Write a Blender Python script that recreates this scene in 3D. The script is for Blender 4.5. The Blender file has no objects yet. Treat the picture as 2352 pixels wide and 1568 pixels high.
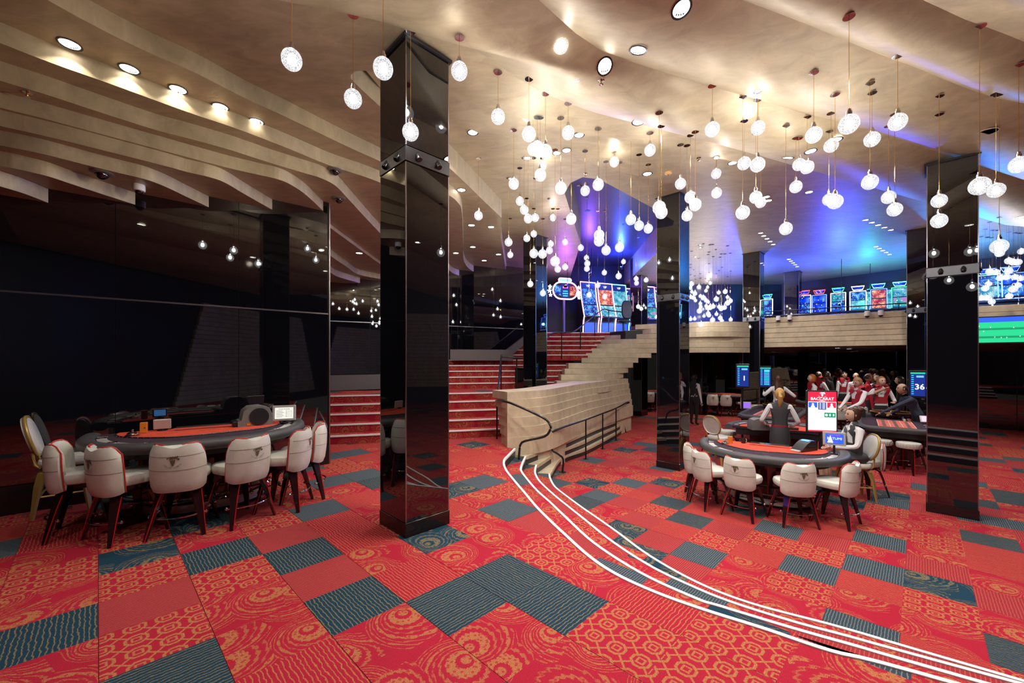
import bpy, bmesh, math, random
from mathutils import Vector, Matrix, Quaternion
from mathutils.bvhtree import BVHTree
R = random.Random(7)
S = bpy.context.scene
COL = S.collection
PI = math.pi
# ---------------------------------------------------------------- camera
H, F, HY, CX = 1.68, 945.0, 826.0, 1176.0      # eye height, focal length in px, horizon row, centre column
ZL = -0.63                                      # lower gaming floor
ZU = 2.70                                       # upper level floor
cam = bpy.data.cameras.new('camera')
camo = bpy.data.objects.new('camera', cam)
COL.objects.link(camo)
camo.location = (0, 0, H)
camo.rotation_euler = (PI / 2, 0, 0)
cam.sensor_width = 36
cam.lens = 36 * F / 2352
cam.shift_y = (HY - 784) / 2352
cam.clip_start = 0.05
S.camera = camo
# ---------------------------------------------------------------- world, exposure
w = bpy.data.worlds.new('world')
S.world = w
w.use_nodes = True
w.node_tree.nodes['Background'].inputs[0].default_value = (0.95, 0.85, 0.78, 1)
w.node_tree.nodes['Background'].inputs[1].default_value = 0.05
S.view_settings.view_transform = 'Standard'
S.view_settings.look = 'None'
S.view_settings.gamma = 1
S.view_settings.use_curve_mapping = False
S.view_settings.exposure = 0.6
S.cycles.max_bounces = 6
S.cycles.diffuse_bounces = 3
S.cycles.glossy_bounces = 4
S.cycles.caustics_reflective = False
S.cycles.caustics_refractive = False


def lamp(kind, loc, energy, color=(1, .9, .78), size=.2, rot=None, spot=None, blend=.5):
    l = bpy.data.lights.new('lamp', kind)
    l.energy = energy
    l.color = color
    if kind == 'AREA':
        l.size = size
    else:
        l.shadow_soft_size = size
    if kind == 'SPOT':
        l.spot_size = math.radians(spot or 90)
        l.spot_blend = blend
    o = bpy.data.objects.new('lamp', l)
    o.location = loc
    if rot is not None:
        o.rotation_euler = rot
    COL.objects.link(o)
    return o


def aim(o, target):
    d = Vector(target) - o.location
    o.rotation_euler = d.to_track_quat('-Z', 'Y').to_euler()


# ---------------------------------------------------------------- pixel helpers
def at(x, y, Y):
    return Vector(((x - CX) / F * Y, Y, H + (HY - y) / F * Y))


def pz(x, y, z):
    Y = F * (H - z) / (y - HY)
    return at(x, y, Y)


# ---------------------------------------------------------------- mesh builder
class MB:
    def __init__(s):
        s.v = []
        s.f = []
        s.m = []
        s.uv = {}
        s.xf = None

    def add(s, vs, fs, mi=0):
        b = len(s.v)
        for p in vs:
            p = Vector(p)
            if s.xf is not None:
                p = s.xf @ p
            s.v.append(p)
        for q in fs:
            s.f.append([b + i for i in q])
            s.m.append(mi)
        return b

    def box(s, c, d, rz=0, mi=0, M=None):
        x, y, z = d[0] / 2, d[1] / 2, d[2] / 2
        vs = [Vector((a * x, b * y, e * z)) for e in (-1, 1) for b in (-1, 1) for a in (-1, 1)]
        m = M if M is not None else Matrix.Rotation(rz, 3, 'Z')
        vs = [m @ p + Vector(c) for p in vs]
        s.add(vs, [(0, 2, 3, 1), (4, 5, 7, 6), (0, 1, 5, 4), (2, 6, 7, 3), (0, 4, 6, 2), (1, 3, 7, 5)], mi)
        return s

    def cbox(s, c, d, b=.01, rz=0, mi=0):
        """box with chamfered vertical and horizontal edges"""
        x, y, z = d[0] / 2, d[1] / 2, d[2] / 2
        m = Matrix.Rotation(rz, 3, 'Z')

        def ring(k, zz):
            X, Y = x - k, y - k
            c2 = b
            return [m @ Vector(p) + Vector(c) for p in ((X, -Y + c2, zz), (X, Y - c2, zz), (X - c2, Y, zz), (-X + c2, Y, zz), (-X, Y - c2, zz), (-X, -Y + c2, zz), (-X + c2, -Y, zz), (X - c2, -Y, zz))]
        s.loft([ring(b, -z), ring(0, -z + b), ring(0, z - b), ring(b, z)], mi=mi)
        return s

    def loft(s, rings, closed=True, caps=True, mi=0):
        n = len(rings[0])
        b = s.add([p for r in rings for p in r], [], mi)
        for k in range(len(rings) - 1):
            for i in range(n if closed else n - 1):
                j = (i + 1) % n
                s.f.append([b + k * n + i, b + k * n + j, b + (k + 1) * n + j, b + (k + 1) * n + i])
                s.m.append(mi)
        if caps and closed:
            s.f.append([b + i for i in range(n - 1, -1, -1)])
            s.m.append(mi)
            s.f.append([b + (len(rings) - 1) * n + i for i in range(n)])
            s.m.append(mi)
        return s

    def lathe(s, prof, n=16, c=(0, 0, 0), mi=0, caps=True, sx=1, sy=1):
        c = Vector(c)
        s.loft([[c + Vector((r * sx * math.cos(2 * PI * i / n), r * sy * math.sin(2 * PI * i / n), z)) for i in range(n)] for r, z in prof], mi=mi, caps=caps)
        return s

    def ball(s, c, r, n=12, k=8, mi=0, sc=(1, 1, 1)):
        c = Vector(c)
        rings = []
        for a in range(k + 1):
            t = -PI / 2 + PI * a / k
            rr = max(math.cos(t), 1e-3) * r
            rings.append([c + Vector((rr * math.cos(2 * PI * i / n) * sc[0], rr * math.sin(2 * PI * i / n) * sc[1], r * math.sin(t) * sc[2])) for i in range(n)])
        s.loft(rings, mi=mi)
        return s

    def tube(s, pts, r, n=8, closed=False, mi=0, up=(0, 0, 1), flat=1.0):
        pts = [Vector(p) for p in pts]
        rs = r if isinstance(r, (list, tuple)) else [r] * len(pts)
        rings = []
        up = Vector(up)
        N = len(pts)
        for i, p in enumerate(pts):
            if closed:
                t = pts[(i + 1) % N] - pts[i - 1]
            else:
                t = pts[min(i + 1, N - 1)] - pts[max(i - 1, 0)]
            t.normalize()
            u = up if abs(t.dot(up)) < .95 else Vector((1, 0, 0))
            a = t.cross(u).normalized()
            b = a.cross(t).normalized()
            rings.append([p + (a * math.cos(2 * PI * j / n) + b * math.sin(2 * PI * j / n) * flat) * rs[i] for j in range(n)])
        if closed:
            rings.append(rings[0])
        s.loft(rings, caps=not closed, mi=mi)
        return s

    def prism(s, poly, z0, z1, mi=0, mi_side=None):
        n = len(poly)
        a = sum(poly[i][0] * poly[(i + 1) % n][1] - poly[(i + 1) % n][0] * poly[i][1] for i in range(n))
        if a < 0:
            poly = poly[::-1]
        b = s.add([(p[0], p[1], z0) for p in poly] + [(p[0], p[1], z1) for p in poly], [])
        s.f.append([b + i for i in range(n - 1, -1, -1)])
        s.m.append(mi)
        s.f.append([b + n + i for i in range(n)])
        s.m.append(mi)
        for i in range(n):
            j = (i + 1) % n
            s.f.append([b + i, b + j, b + n + j, b + n + i])
            s.m.append(mi if mi_side is None else mi_side)
        return s

    def strip(s, A, B, mi=0):
        n = len(A)
        b = s.add(list(A) + list(B), [])
        for i in range(n - 1):
            s.f.append([b + i, b + i + 1, b + n + i + 1, b + n + i])
            s.m.append(mi)
        return s

    def mesh(s, name, mats, smooth=False):
        me = bpy.data.meshes.new(name)
        me.from_pydata([tuple(p) for p in s.v], [], s.f)
        for m in (mats if isinstance(mats, (list, tuple)) else [mats]):
            me.materials.append(m)
        if any(s.m):
            me.polygons.foreach_set('material_index', s.m)
        if smooth:
            me.polygons.foreach_set('use_smooth', [True] * len(me.polygons))
        me.update()
        return me

    def obj(s, name, mats, parent=None, smooth=False, loc=None, rz=None):
        o = bpy.data.objects.new(name, s.mesh(name, mats, smooth))
        COL.objects.link(o)
        if smooth:
            bm = bmesh.new()
            bm.from_mesh(o.data)
            bmesh.ops.recalc_face_normals(bm, faces=bm.faces)
            for e in bm.edges:
                if len(e.link_faces) == 2 and e.calc_face_angle(0) > .7:
                    e.smooth = False
            bm.to_mesh(o.data)
            bm.free()
        if parent is not None:
            o.parent = parent
        if loc is not None:
            o.location = loc
        if rz is not None:
            o.rotation_euler = (0, 0, rz)
        return o


def mobj(name, me, parent=None, loc=(0, 0, 0), rz=0):
    o = bpy.data.objects.new(name, me)
    COL.objects.link(o)
    o.parent = parent
    o.location = loc
    o.rotation_euler = (0, 0, rz)
    return o


def tag(o, label=None, cat=None, group=None, kind=None):
    if label:
        o['label'] = label
    if cat:
        o['category'] = cat
    if group:
        o['group'] = group
    if kind:
        o['kind'] = kind
    return o


def thing(name, label, cat, loc=(0, 0, 0), rz=0, group=None):
    o = bpy.data.objects.new(name, None)
    COL.objects.link(o)
    o.empty_display_size = .1
    o.location = loc
    o.rotation_euler = (0, 0, rz)
    return tag(o, label, cat, group)


def dup(o, loc=None, rz=None, label=None, group=None, parent=None, scale=None):
    c = o.copy()
    COL.objects.link(c)
    c.parent = parent
    if loc is not None:
        c.location = loc
    if rz is not None:
        c.rotation_euler = (0, 0, rz)
    if label:
        c['label'] = label
    if group:
        c['group'] = group
    if scale:
        c.scale = scale
    for ch in list(o.children):
        dup(ch, parent=c)
    return c


def smooth_poly(pts, n=6, closed=False):
    """Catmull-Rom through points"""
    P = [Vector(p) for p in pts]
    out = []
    N = len(P)
    rng = range(N if closed else N - 1)
    for i in rng:
        p0 = P[i - 1] if (i > 0 or closed) else P[0] * 2 - P[1]
        p1 = P[i]
        p2 = P[(i + 1) % N]
        p3 = P[(i + 2) % N] if (i + 2 < N or closed) else P[-1] * 2 - P[-2]
        for k in range(n):
            t = k / n
            out.append(.5 * ((2 * p1) + (p2 - p0) * t + (2 * p0 - 5 * p1 + 4 * p2 - p3) * t * t + (3 * p1 - p0 - 3 * p2 + p3) * t ** 3))
    if not closed:
        out.append(P[-1].copy())
    return out


# ---------------------------------------------------------------- materials
def newmat(name):
    m = bpy.data.materials.new(name)
    m.use_nodes = True
    nt = m.node_tree
    return m, nt, nt.nodes['Principled BSDF']


def mat(name, col, rough=.5, metal=0, spec=.5, emit=None, es=1, noise=0, nscale=8, bump=0, bscale=60, coat=0, alpha=1, trans=0, ior=1.45, stretch=None):
    m, nt, b = newmat(name)
    b.inputs['Base Color'].default_value = (*col, 1)
    b.inputs['Roughness'].default_value = rough
    b.inputs['Metallic'].default_value = metal
    b.inputs['Specular IOR Level'].default_value = spec
    b.inputs['Coat Weight'].default_value = coat
    b.inputs['Coat Roughness'].default_value = .08
    b.inputs['Transmission Weight'].default_value = trans
    b.inputs['IOR'].default_value = ior
    b.inputs['Alpha'].default_value = alpha
    if emit:
        b.inputs['Emission Color'].default_value = (*emit, 1)
        b.inputs['Emission Strength'].default_value = es
    L = nt.links
    if noise or bump:
        tc = nt.nodes.new('ShaderNodeTexCoord')
        mp = nt.nodes.new('ShaderNodeMapping')
        if stretch:
            mp.inputs['Scale'].default_value = stretch
        L.new(tc.outputs['Object'], mp.inputs[0])
    if noise:
        n = nt.nodes.new('ShaderNodeTexNoise')
        n.inputs['Scale'].default_value = nscale
        n.inputs['Detail'].default_value = 5
        L.new(mp.outputs[0], n.inputs[0])
        r = nt.nodes.new('ShaderNodeValToRGB')
        r.color_ramp.elements[0].position = .3
        r.color_ramp.elements[1].position = .7
        r.color_ramp.elements[0].color = (*[c * (1 - noise) for c in col], 1)
        r.color_ramp.elements[1].color = (*[min(1, c * (1 + noise)) for c in col], 1)
        L.new(n.outputs[0], r.inputs[0])
        L.new(r.outputs[0], b.inputs['Base Color'])
    if bump:
        n2 = nt.nodes.new('ShaderNodeTexNoise')
        n2.inputs['Scale'].default_value = bscale
        L.new(mp.outputs[0], n2.inputs[0])
        bp = nt.nodes.new('ShaderNodeBump')
        bp.inputs['Strength'].default_value = bump
        bp.inputs['Distance'].default_value = .01
        L.new(n2.outputs[0], bp.inputs['Height'])
        L.new(bp.outputs[0], b.inputs['Normal'])
    return m


def emat(name, col, s=1.0):
    m, nt, b = newmat(name)
    b.inputs['Base Color'].default_value = (0, 0, 0, 1)
    b.inputs['Emission Color'].default_value = (*col, 1)
    b.inputs['Emission Strength'].default_value = s
    b.inputs['Roughness'].default_value = .3
    return m


def screenmat(name, c0, c1, c2, scale=9, s=1.0, stretch=(1, 1, 1), rand=True):
    """lit game screen: coloured cells, bright symbols and rows"""
    m, nt, b = newmat(name)
    N, L = nt.nodes, nt.links
    b.inputs['Base Color'].default_value = (.01, .01, .02, 1)
    b.inputs['Roughness'].default_value = .15
    tc = N.new('ShaderNodeTexCoord')
    mp = N.new('ShaderNodeMapping')
    mp.inputs['Scale'].default_value = stretch
    L.new(tc.outputs['Object'], mp.inputs[0])
    if rand:
        oi = N.new('ShaderNodeObjectInfo')
        L.new(oi.outputs['Random'], mp.inputs['Location'])
    v = N.new('ShaderNodeTexVoronoi')
    v.inputs['Scale'].default_value = scale
    v.distance = 'CHEBYCHEV'
    L.new(mp.outputs[0], v.inputs[0])
    n = N.new('ShaderNodeTexNoise')
    n.inputs['Scale'].default_value = scale * .35
    n.inputs['Detail'].default_value = 1
    L.new(mp.outputs[0], n.inputs[0])
    r = N.new('ShaderNodeValToRGB')
    e = r.color_ramp.elements
    e[0].position, e[0].color = .3, (*c0, 1)
    e[1].position, e[1].color = .72, (*c2, 1)
    k = e.new(.52)
    k.color = (*c1, 1)
    L.new(n.outputs[0], r.inputs[0])
    r2 = N.new('ShaderNodeValToRGB')
    r2.color_ramp.interpolation = 'CONSTANT'
    r2.color_ramp.elements[0].color = (1, 1, 1, 1)
    r2.color_ramp.elements[1].position = .17
    r2.color_ramp.elements[1].color = (0, 0, 0, 1)
    L.new(v.outputs['Distance'], r2.inputs[0])
    mx = N.new('ShaderNodeMixRGB')
    L.new(r2.outputs[0], mx.inputs[0])
    L.new(r.outputs[0], mx.inputs[1])
    mx.inputs[2].default_value = (.75, .85, 1, 1)
    L.new(mx.outputs[0], b.inputs['Emission Color'])
    b.inputs['Emission Strength'].default_value = s
    return m


def plaster(name, col, rough=.38):
    """gold-beige brushed stucco with soft cloudy sheen"""
    m, nt, b = newmat(name)
    N, L = nt.nodes, nt.links
    tc = N.new('ShaderNodeTexCoord')
    mp = N.new('ShaderNodeMapping')
    mp.inputs['Scale'].default_value = (1, 2.2, 1)
    mp.inputs['Rotation'].default_value = (0, 0, .5)
    L.new(tc.outputs['Object'], mp.inputs[0])
    n = N.new('ShaderNodeTexNoise')
    n.inputs['Scale'].default_value = 2.6
    n.inputs['Detail'].default_value = 7
    n.inputs['Roughness'].default_value = .62
    n.inputs['Distortion'].default_value = .8
    L.new(mp.outputs[0], n.inputs[0])
    r = N.new('ShaderNodeValToRGB')
    r.color_ramp.elements[0].position = .32
    r.color_ramp.elements[1].position = .7
    r.color_ramp.elements[0].color = (*[c * .78 for c in col], 1)
    r.color_ramp.elements[1].color = (*[c * 1.12 for c in col], 1)
    L.new(n.outputs[0], r.inputs[0])
    L.new(r.outputs[0], b.inputs['Base Color'])
    mr = N.new('ShaderNodeMapRange')
    mr.inputs[3].default_value = rough - .1
    mr.inputs[4].default_value = rough + .12
    L.new(n.outputs[0], mr.inputs[0])
    L.new(mr.outputs[0], b.inputs['Roughness'])
    b.inputs['Metallic'].default_value = .22
    b.inputs['Specular IOR Level'].default_value = .55
    bp = N.new('ShaderNodeBump')
    bp.inputs['Strength'].default_value = .12
    bp.inputs['Distance'].default_value = .02
    L.new(n.outputs[0], bp.inputs['Height'])
    L.new(bp.outputs[0], b.inputs['Normal'])
    return m


M = {}
M['plaster'] = plaster('gold_plaster', (.42, .35, .225), .47)
M['plaster_low'] = plaster('beige_panel_plaster', (.60, .51, .36), .5)
M['navy'] = mat('navy_ceiling', (.05, .05, .085), .35)
M['blackglass'] = mat('black_glass', (.004, .004, .006), .015, ior=1.85)
M['wallglass'] = mat('black_mirror_glass', (.004, .004, .006), .02, ior=2.0)
M['plinth'] = mat('black_gloss_plinth', (.012, .008, .01), .12)
M['trim'] = mat('brushed_dark_steel', (.32, .29, .30), .28, metal=1)
M['band'] = mat('black_steel_band', (.10, .10, .11), .32, metal=.9)
M['chrome'] = mat('chrome', (.75, .74, .76), .07, metal=1)
M['blackmetal'] = mat('black_painted_metal', (.012, .012, .014), .22)
M['blackplastic'] = mat('black_plastic', (.018, .017, .02), .35)
M['greyplastic'] = mat('grey_plastic', (.16, .15, .15), .45)
M['silver'] = mat('silver_plastic', (.55, .53, .52), .35, metal=.4)
M['nosing'] = mat('white_stair_nosing', (.85, .84, .86), .4)
M['leather'] = mat('off_white_leather', (.62, .61, .56), .38, noise=.05, nscale=14, bump=.03, bscale=160)
M['piping'] = mat('red_piping', (.50, .03, .02), .4)
M['seam'] = mat('grey_seam', (.22, .20, .18), .6)
M['emblem'] = mat('olive_bronze_print', (.12, .10, .05), .45)
M['legwood'] = mat('dark_lacquered_wood', (.022, .006, .007), .12, coat=.6)
M['legred'] = mat('red_lacquer_stripe', (.55, .01, .015), .18, coat=.6)
M['gold'] = mat('gold_wood', (.42, .28, .08), .32, metal=.25)
M['brass'] = mat('brass', (.75, .5, .16), .15, metal=1)
M['rail'] = mat('black_leather_rail', (.055, .054, .058), .5, bump=.15, bscale=200)
M['felt'] = mat('orange_red_felt', (.62, .065, .03), .95, noise=.18, nscale=9, bump=.2, bscale=300)
M['feltdark'] = mat('dark_purple_felt', (.030, .014, .028), .9, noise=.25, nscale=10)
M['mahogany'] = mat('dark_mahogany_gloss', (.035, .008, .010), .12, coat=.5)
M['stairwall'] = mat('grey_brown_parapet', (.13, .11, .115), .45)
M['darkwall'] = mat('dark_wall', (.012, .012, .018), .4)
M['orange'] = mat('orange_acrylic', (.62, .20, .02), .3)
M['white'] = mat('white_plastic', (.8, .8, .8), .35)
M['bulb'] = emat('lit_filament_core', (1, .95, .88), 215)
M['downlight'] = emat('lit_downlight_lens', (1, .93, .82), 9)
M['skin'] = mat('skin', (.55, .36, .27), .5)
M['skin2'] = mat('tan_skin', (.42, .25, .17), .5)
M['shirt'] = mat('white_shirt', (.72, .71, .74), .8)
M['vestgrey'] = mat('charcoal_vest', (.035, .037, .042), .6)
M['vestred'] = mat('burgundy_vest', (.34, .015, .03), .55)
M['black'] = mat('black_cloth', (.014, .014, .017), .8)
M['redshirt'] = mat('crimson_shirt', (.5, .008, .03), .75)
M['navycloth'] = mat('navy_cloth', (.03, .04, .07), .8)
M['hairblonde'] = mat('blonde_hair', (.52, .31, .10), .45, noise=.35, nscale=30, stretch=(6, 6, 1))
M['hairginger'] = mat('ginger_hair', (.45, .11, .02), .45, noise=.3, nscale=30, stretch=(6, 6, 1))
M['hairbrown'] = mat('brown_hair', (.06, .025, .015), .4, noise=.4, nscale=30, stretch=(6, 6, 1))
M['hairlight'] = mat('light_brown_hair', (.26, .12, .05), .45, noise=.3, nscale=30, stretch=(6, 6, 1))
M['hairdark'] = mat('dark_hair', (.02, .012, .01), .4, noise=.3, nscale=30, stretch=(6, 6, 1))
M['eye'] = mat('eye_dark', (.02, .012, .01), .2)
M['lip'] = mat('lip', (.40, .10, .09), .5)
NEON = {k: emat('neon_' + k, c, s) for k, c, s in (
    ('pink', (1, .42, .72), 3.2), ('blue', (.08, .16, 1), 4), ('white', (.85, .88, 1), 4), ('green', (.05, 1, .35), 3), ('cyan', (.15, .9, 1), 3), ('red', (1, .05, .1), 3), ('magenta', (1, .1, .5), 2), ('violet', (.4, .1, 1), 3.5))}
E_ = {k: emat('screen_' + k, c, s) for k, c, s in (
    ('white', (.93, .95, 1), 1.0), ('red', (.75, .02, .06), .9), ('blue', (.03, .10, .75), 1.0), ('navy', (.01, .03, .25), .8), ('green', (.01, .28, .12), .9),
    ('skyblue', (.12, .42, 1), 1.1), ('violet', (.22, .10, .75), 1.1), ('paper', (.80, .78, .70), .8), ('pitch', (.02, .52, .22), 1.0), ('pink', (.85, .55, .75), .9), ('cyan', (.05, .55, .8), 1.0), ('black', (.005, .006, .02), .3))}
SCR = [screenmat('slot_screen_a', (.0, .005, .10), (.01, .08, .45), (.1, .45, .8), 20, .9),
       screenmat('slot_screen_b', (.25, .005, .01), (.6, .10, .02), (.75, .5, .25), 18, .9),
       screenmat('slot_screen_c', (.02, .16, .28), (.08, .38, .48), (.4, .62, .7), 16, .9),
       screenmat('slot_screen_d', (.03, .02, .25), (.0, .35, .25), (.5, .1, .45), 14, .9),
       screenmat('slot_screen_e', (.0, .0, .3), (.0, .03, .6), (.05, .2, .8), 12, .9)]



def bulbglass():
    m, nt, b = newmat('crackled_glass')
    N, L = nt.nodes, nt.links
    b.inputs['Base Color'].default_value = (.008, .008, .009, 1)
    b.inputs['Roughness'].default_value = .25
    b.inputs['Alpha'].default_value = .5
    tc = N.new('ShaderNodeTexCoord')
    v = N.new('ShaderNodeTexVoronoi')
    v.feature = 'DISTANCE_TO_EDGE'
    v.inputs['Scale'].default_value = 62
    L.new(tc.outputs['Object'], v.inputs[0])
    r = N.new('ShaderNodeValToRGB')
    r.color_ramp.elements[0].color = (1, 1, 1, 1)
    r.color_ramp.elements[0].position = .03
    r.color_ramp.elements[1].color = (.30, .32, .34, 1)
    r.color_ramp.elements[1].position = .14
    L.new(v.outputs['Distance'], r.inputs[0])
    b.inputs['Emission Strength'].default_value = .95
    L.new(r.outputs[0], b.inputs['Emission Color'])
    return m


M['globe'] = bulbglass()


# ---------------------------------------------------------------- carpet tile materials (tile coordinates in UV)
def carpet(name, base, gold, kind):
    m, nt, b = newmat(name)
    N, L = nt.nodes, nt.links
    b.inputs['Roughness'].default_value = .95
    b.inputs['Specular IOR Level'].default_value = .15

    def math_(op, a, c=None):
        n = N.new('ShaderNodeMath')
        n.operation = op
        for i, q in enumerate((a, c)):
            if q is None:
                continue
            if isinstance(q, (int, float)):
                n.inputs[i].default_value = q
            else:
                L.new(q, n.inputs[i])
        return n.outputs[0]
    uv = N.new('ShaderNodeUVMap')
    oi = N.new('ShaderNodeObjectInfo')
    mp = N.new('ShaderNodeMapping')
    L.new(uv.outputs[0], mp.inputs[0])
    cb = N.new('ShaderNodeCombineXYZ')
    rnd = oi.outputs['Random']
    L.new(math_('MULTIPLY', rnd, 7.3), cb.inputs[0])
    L.new(math_('MULTIPLY', rnd, 13.1), cb.inputs[1])
    L.new(cb.outputs[0], mp.inputs['Location'])
    sep = N.new('ShaderNodeSeparateXYZ')
    L.new(mp.outputs[0], sep.inputs[0])
    u, v = sep.outputs[0], sep.outputs[1]
    wv = N.new('ShaderNodeTexNoise')          # weave grain
    wv.inputs['Scale'].default_value = 95
    wv.inputs['Detail'].default_value = 2
    L.new(mp.outputs[0], wv.inputs[0])
    grain = wv.outputs[0]
    if kind in ('su', 'sv', 'f', 'fs'):
        a, c = (v, u) if kind in ('su', 'f', 'fs') else (u, v)
        nz = N.new('ShaderNodeTexNoise')
        nz.inputs['Scale'].default_value = 9
        L.new(mp.outputs[0], nz.inputs[0])
        fr = 20 if kind in ('su', 'sv') else 23
        amp = .5 if kind in ('su', 'sv') else .25
        ph = math_('ADD', math_('MULTIPLY', a, fr), math_('MULTIPLY', nz.outputs[0], amp * 2.4))
        t = math_('ABSOLUTE', math_('SUBTRACT', math_('FRACT', ph), .5))
        thr = .13 if kind in ('su', 'sv') else .13
        g2 = math_('ADD', t, math_('MULTIPLY', math_('SUBTRACT', grain, .5), .5))
        fac = math_('LESS_THAN', g2, thr)
        if kind in ('f', 'fs'):
            fac = math_('MULTIPLY', fac, .8)
    elif kind == 'p':
        vo = N.new('ShaderNodeTexVoronoi')
        vo.voronoi_dimensions = '2D'
        vo.inputs['Scale'].default_value = 1.2
        vo.inputs['Randomness'].default_value = .6
        L.new(mp.outputs[0], vo.inputs[0])
        lv = N.new('ShaderNodeVectorMath')
        lv.operation = 'SUBTRACT'
        L.new(mp.outputs[0], lv.inputs[0])
        L.new(vo.outputs['Position'], lv.inputs[1])
        sc = N.new('ShaderNodeSeparateXYZ')
        L.new(vo.outputs['Color'], sc.inputs[0])
        vr = N.new('ShaderNodeVectorRotate')
        vr.rotation_type = 'Z_AXIS'
        L.new(lv.outputs[0], vr.inputs['Vector'])
        L.new(math_('MULTIPLY', sc.outputs[0], 6.283), vr.inputs['Angle'])
        sl_ = N.new('ShaderNodeSeparateXYZ')
        L.new(vr.outputs[0], sl_.inputs[0])
        lx, ly = math_('ADD', sl_.outputs[0], .17), sl_.outputs[1]
        rr = math_('SQRT', math_('ADD', math_('MULTIPLY', lx, lx), math_('MULTIPLY', ly, ly)))
        th = math_('ADD', math_('ARCTAN2', ly, lx), math_('MULTIPLY', rr, 2.6))
        den = math_('ADD', .24, math_('MULTIPLY', math_('ADD', math_('COSINE', th), 1.0), .36))
        d0 = math_('ADD', math_('DIVIDE', rr, den), math_('MULTIPLY', math_('MULTIPLY', math_('SINE', math_('MULTIPLY', th, 23)), rr), .035))
        d = math_('MULTIPLY', math_('ADD', d0, math_('MULTIPLY', math_('SUBTRACT', grain, .5), .06)), .72)
        rp = N.new('ShaderNodeValToRGB')
        rp.color_ramp.interpolation = 'CONSTANT'
        e = rp.color_ramp.elements
        stops = [(0, .9), (.07, 0), (.12, .95), (.22, 0), (.27, .7), (.305, 0), (.37, .6), (.395, 0), (.46, .85), (.53, 0), (.60, .6), (.63, 0), (.70, .75), (.75, 0), (.84, .6), (.88, 0)]
        e[0].color = (.9,) * 3 + (1,)
        e[1].position = .07
        e[1].color = (0, 0, 0, 1)
        for ps, c in stops[2:]:
            k = e.new(ps)
            k.color = (c, c, c, 1)
        L.new(d, rp.inputs[0])
        dots = N.new('ShaderNodeTexVoronoi')
        dots.voronoi_dimensions = '2D'
        dots.inputs['Scale'].default_value = 15
        L.new(mp.outputs[0], dots.inputs[0])
        hole = math_('GREATER_THAN', dots.outputs['Distance'], .25)
        fac = math_('MULTIPLY', rp.outputs[0], math_('ADD', math_('MULTIPLY', hole, .7), .25))
    else:                                        # interlaced lattice
        s = 3.3
        ax = math_('SUBTRACT', math_('FRACT', math_('MULTIPLY', u, s)), .5)
        ay = math_('SUBTRACT', math_('FRACT', math_('MULTIPLY', v, s)), .5)
        X, Y = math_('ABSOLUTE', ax), math_('ABSOLUTE', ay)
        gr = math_('MULTIPLY', math_('SUBTRACT', grain, .5), .12)
        oct_ = math_('MAXIMUM', math_('MAXIMUM', X, Y), math_('MULTIPLY', math_('ADD', X, Y), .72))
        r1 = math_('LESS_THAN', math_('ADD', math_('ABSOLUTE', math_('SUBTRACT', oct_, .33)), gr), .055)
        r2 = math_('LESS_THAN', math_('ADD', math_('ABSOLUTE', math_('SUBTRACT', X, Y)), gr), .06)
        far = math_('GREATER_THAN', oct_, .33)
        r3 = math_('LESS_THAN', math_('ADD', math_('ABSOLUTE', math_('SUBTRACT', math_('MAXIMUM', X, Y), .13)), gr), .04)
        fac = math_('MAXIMUM', math_('MAXIMUM', r1, math_('MULTIPLY', r2, far)), r3)
    if kind in ('p', 'l', 'su', 'sv'):          # woven speckle in the gold yarn
        fac = math_('MULTIPLY', fac, math_('ADD', .45, math_('MULTIPLY', math_('GREATER_THAN', grain, .47), .5)))
    jit = N.new('ShaderNodeMapRange')
    L.new(grain, jit.inputs[0])
    jit.inputs[1].default_value = .3
    jit.inputs[2].default_value = .7
    jit.inputs[3].default_value = .72
    jit.inputs[4].default_value = 1.15
    mx = N.new('ShaderNodeMixRGB')
    L.new(fac, mx.inputs[0])
    mx.inputs[1].default_value = (*base, 1)
    mx.inputs[2].default_value = (*gold, 1)
    ml = N.new('ShaderNodeMixRGB')
    ml.blend_type = 'MULTIPLY'
    ml.inputs[0].default_value = 1
    L.new(mx.outputs[0], ml.inputs[1])
    L.new(jit.outputs[0], ml.inputs[2])
    L.new(ml.outputs[0], b.inputs['Base Color'])
    return m


RED, RED2, GLD, TEAL, TG = (.36, .013, .033), (.31, .023, .036), (.40, .18, .065), (.010, .040, .070), (.22, .165, .075)
CK = {'Tsu': carpet('carpet_teal_stripe', TEAL, TG, 'su'), 'Tsv': carpet('carpet_teal_stripe_cross', TEAL, TG, 'sv'), 'Tf': carpet('carpet_teal_rib', (.03, .055, .08), (.2, .2, .18), 'f'), 'Tp': carpet('carpet_teal_paisley', TEAL, TG, 'p'),
      'Rp': carpet('carpet_red_paisley', RED, GLD, 'p'), 'Rl': carpet('carpet_red_lattice', RED, GLD, 'l'), 'Rsu': carpet('carpet_red_stripe', RED, GLD, 'su'), 'Rsv': carpet('carpet_red_stripe_cross', RED, GLD, 'sv'), 'Rf': carpet('carpet_red_rib', RED2, (.40, .11, .07), 'f')}
M['riser'] = CK['Rp']


# ================================================================ FLOORS AND CARPET TILES
def clip(poly, n, d):                     # keep n.p <= d
    out = []
    for i in range(len(poly)):
        a, b = poly[i], poly[(i + 1) % len(poly)]
        da, db = n[0] * a[0] + n[1] * a[1] - d, n[0] * b[0] + n[1] * b[1] - d
        if da <= 0:
            out.append(a)
        if (da < 0 < db) or (db < 0 < da):
            t = da / (da - db)
            out.append((a[0] + (b[0] - a[0]) * t, a[1] + (b[1] - a[1]) * t))
    return out


def parea(p):
    return abs(sum(p[i][0] * p[(i + 1) % len(p)][1] - p[(i + 1) % len(p)][0] * p[i][1] for i in range(len(p)))) / 2


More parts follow.
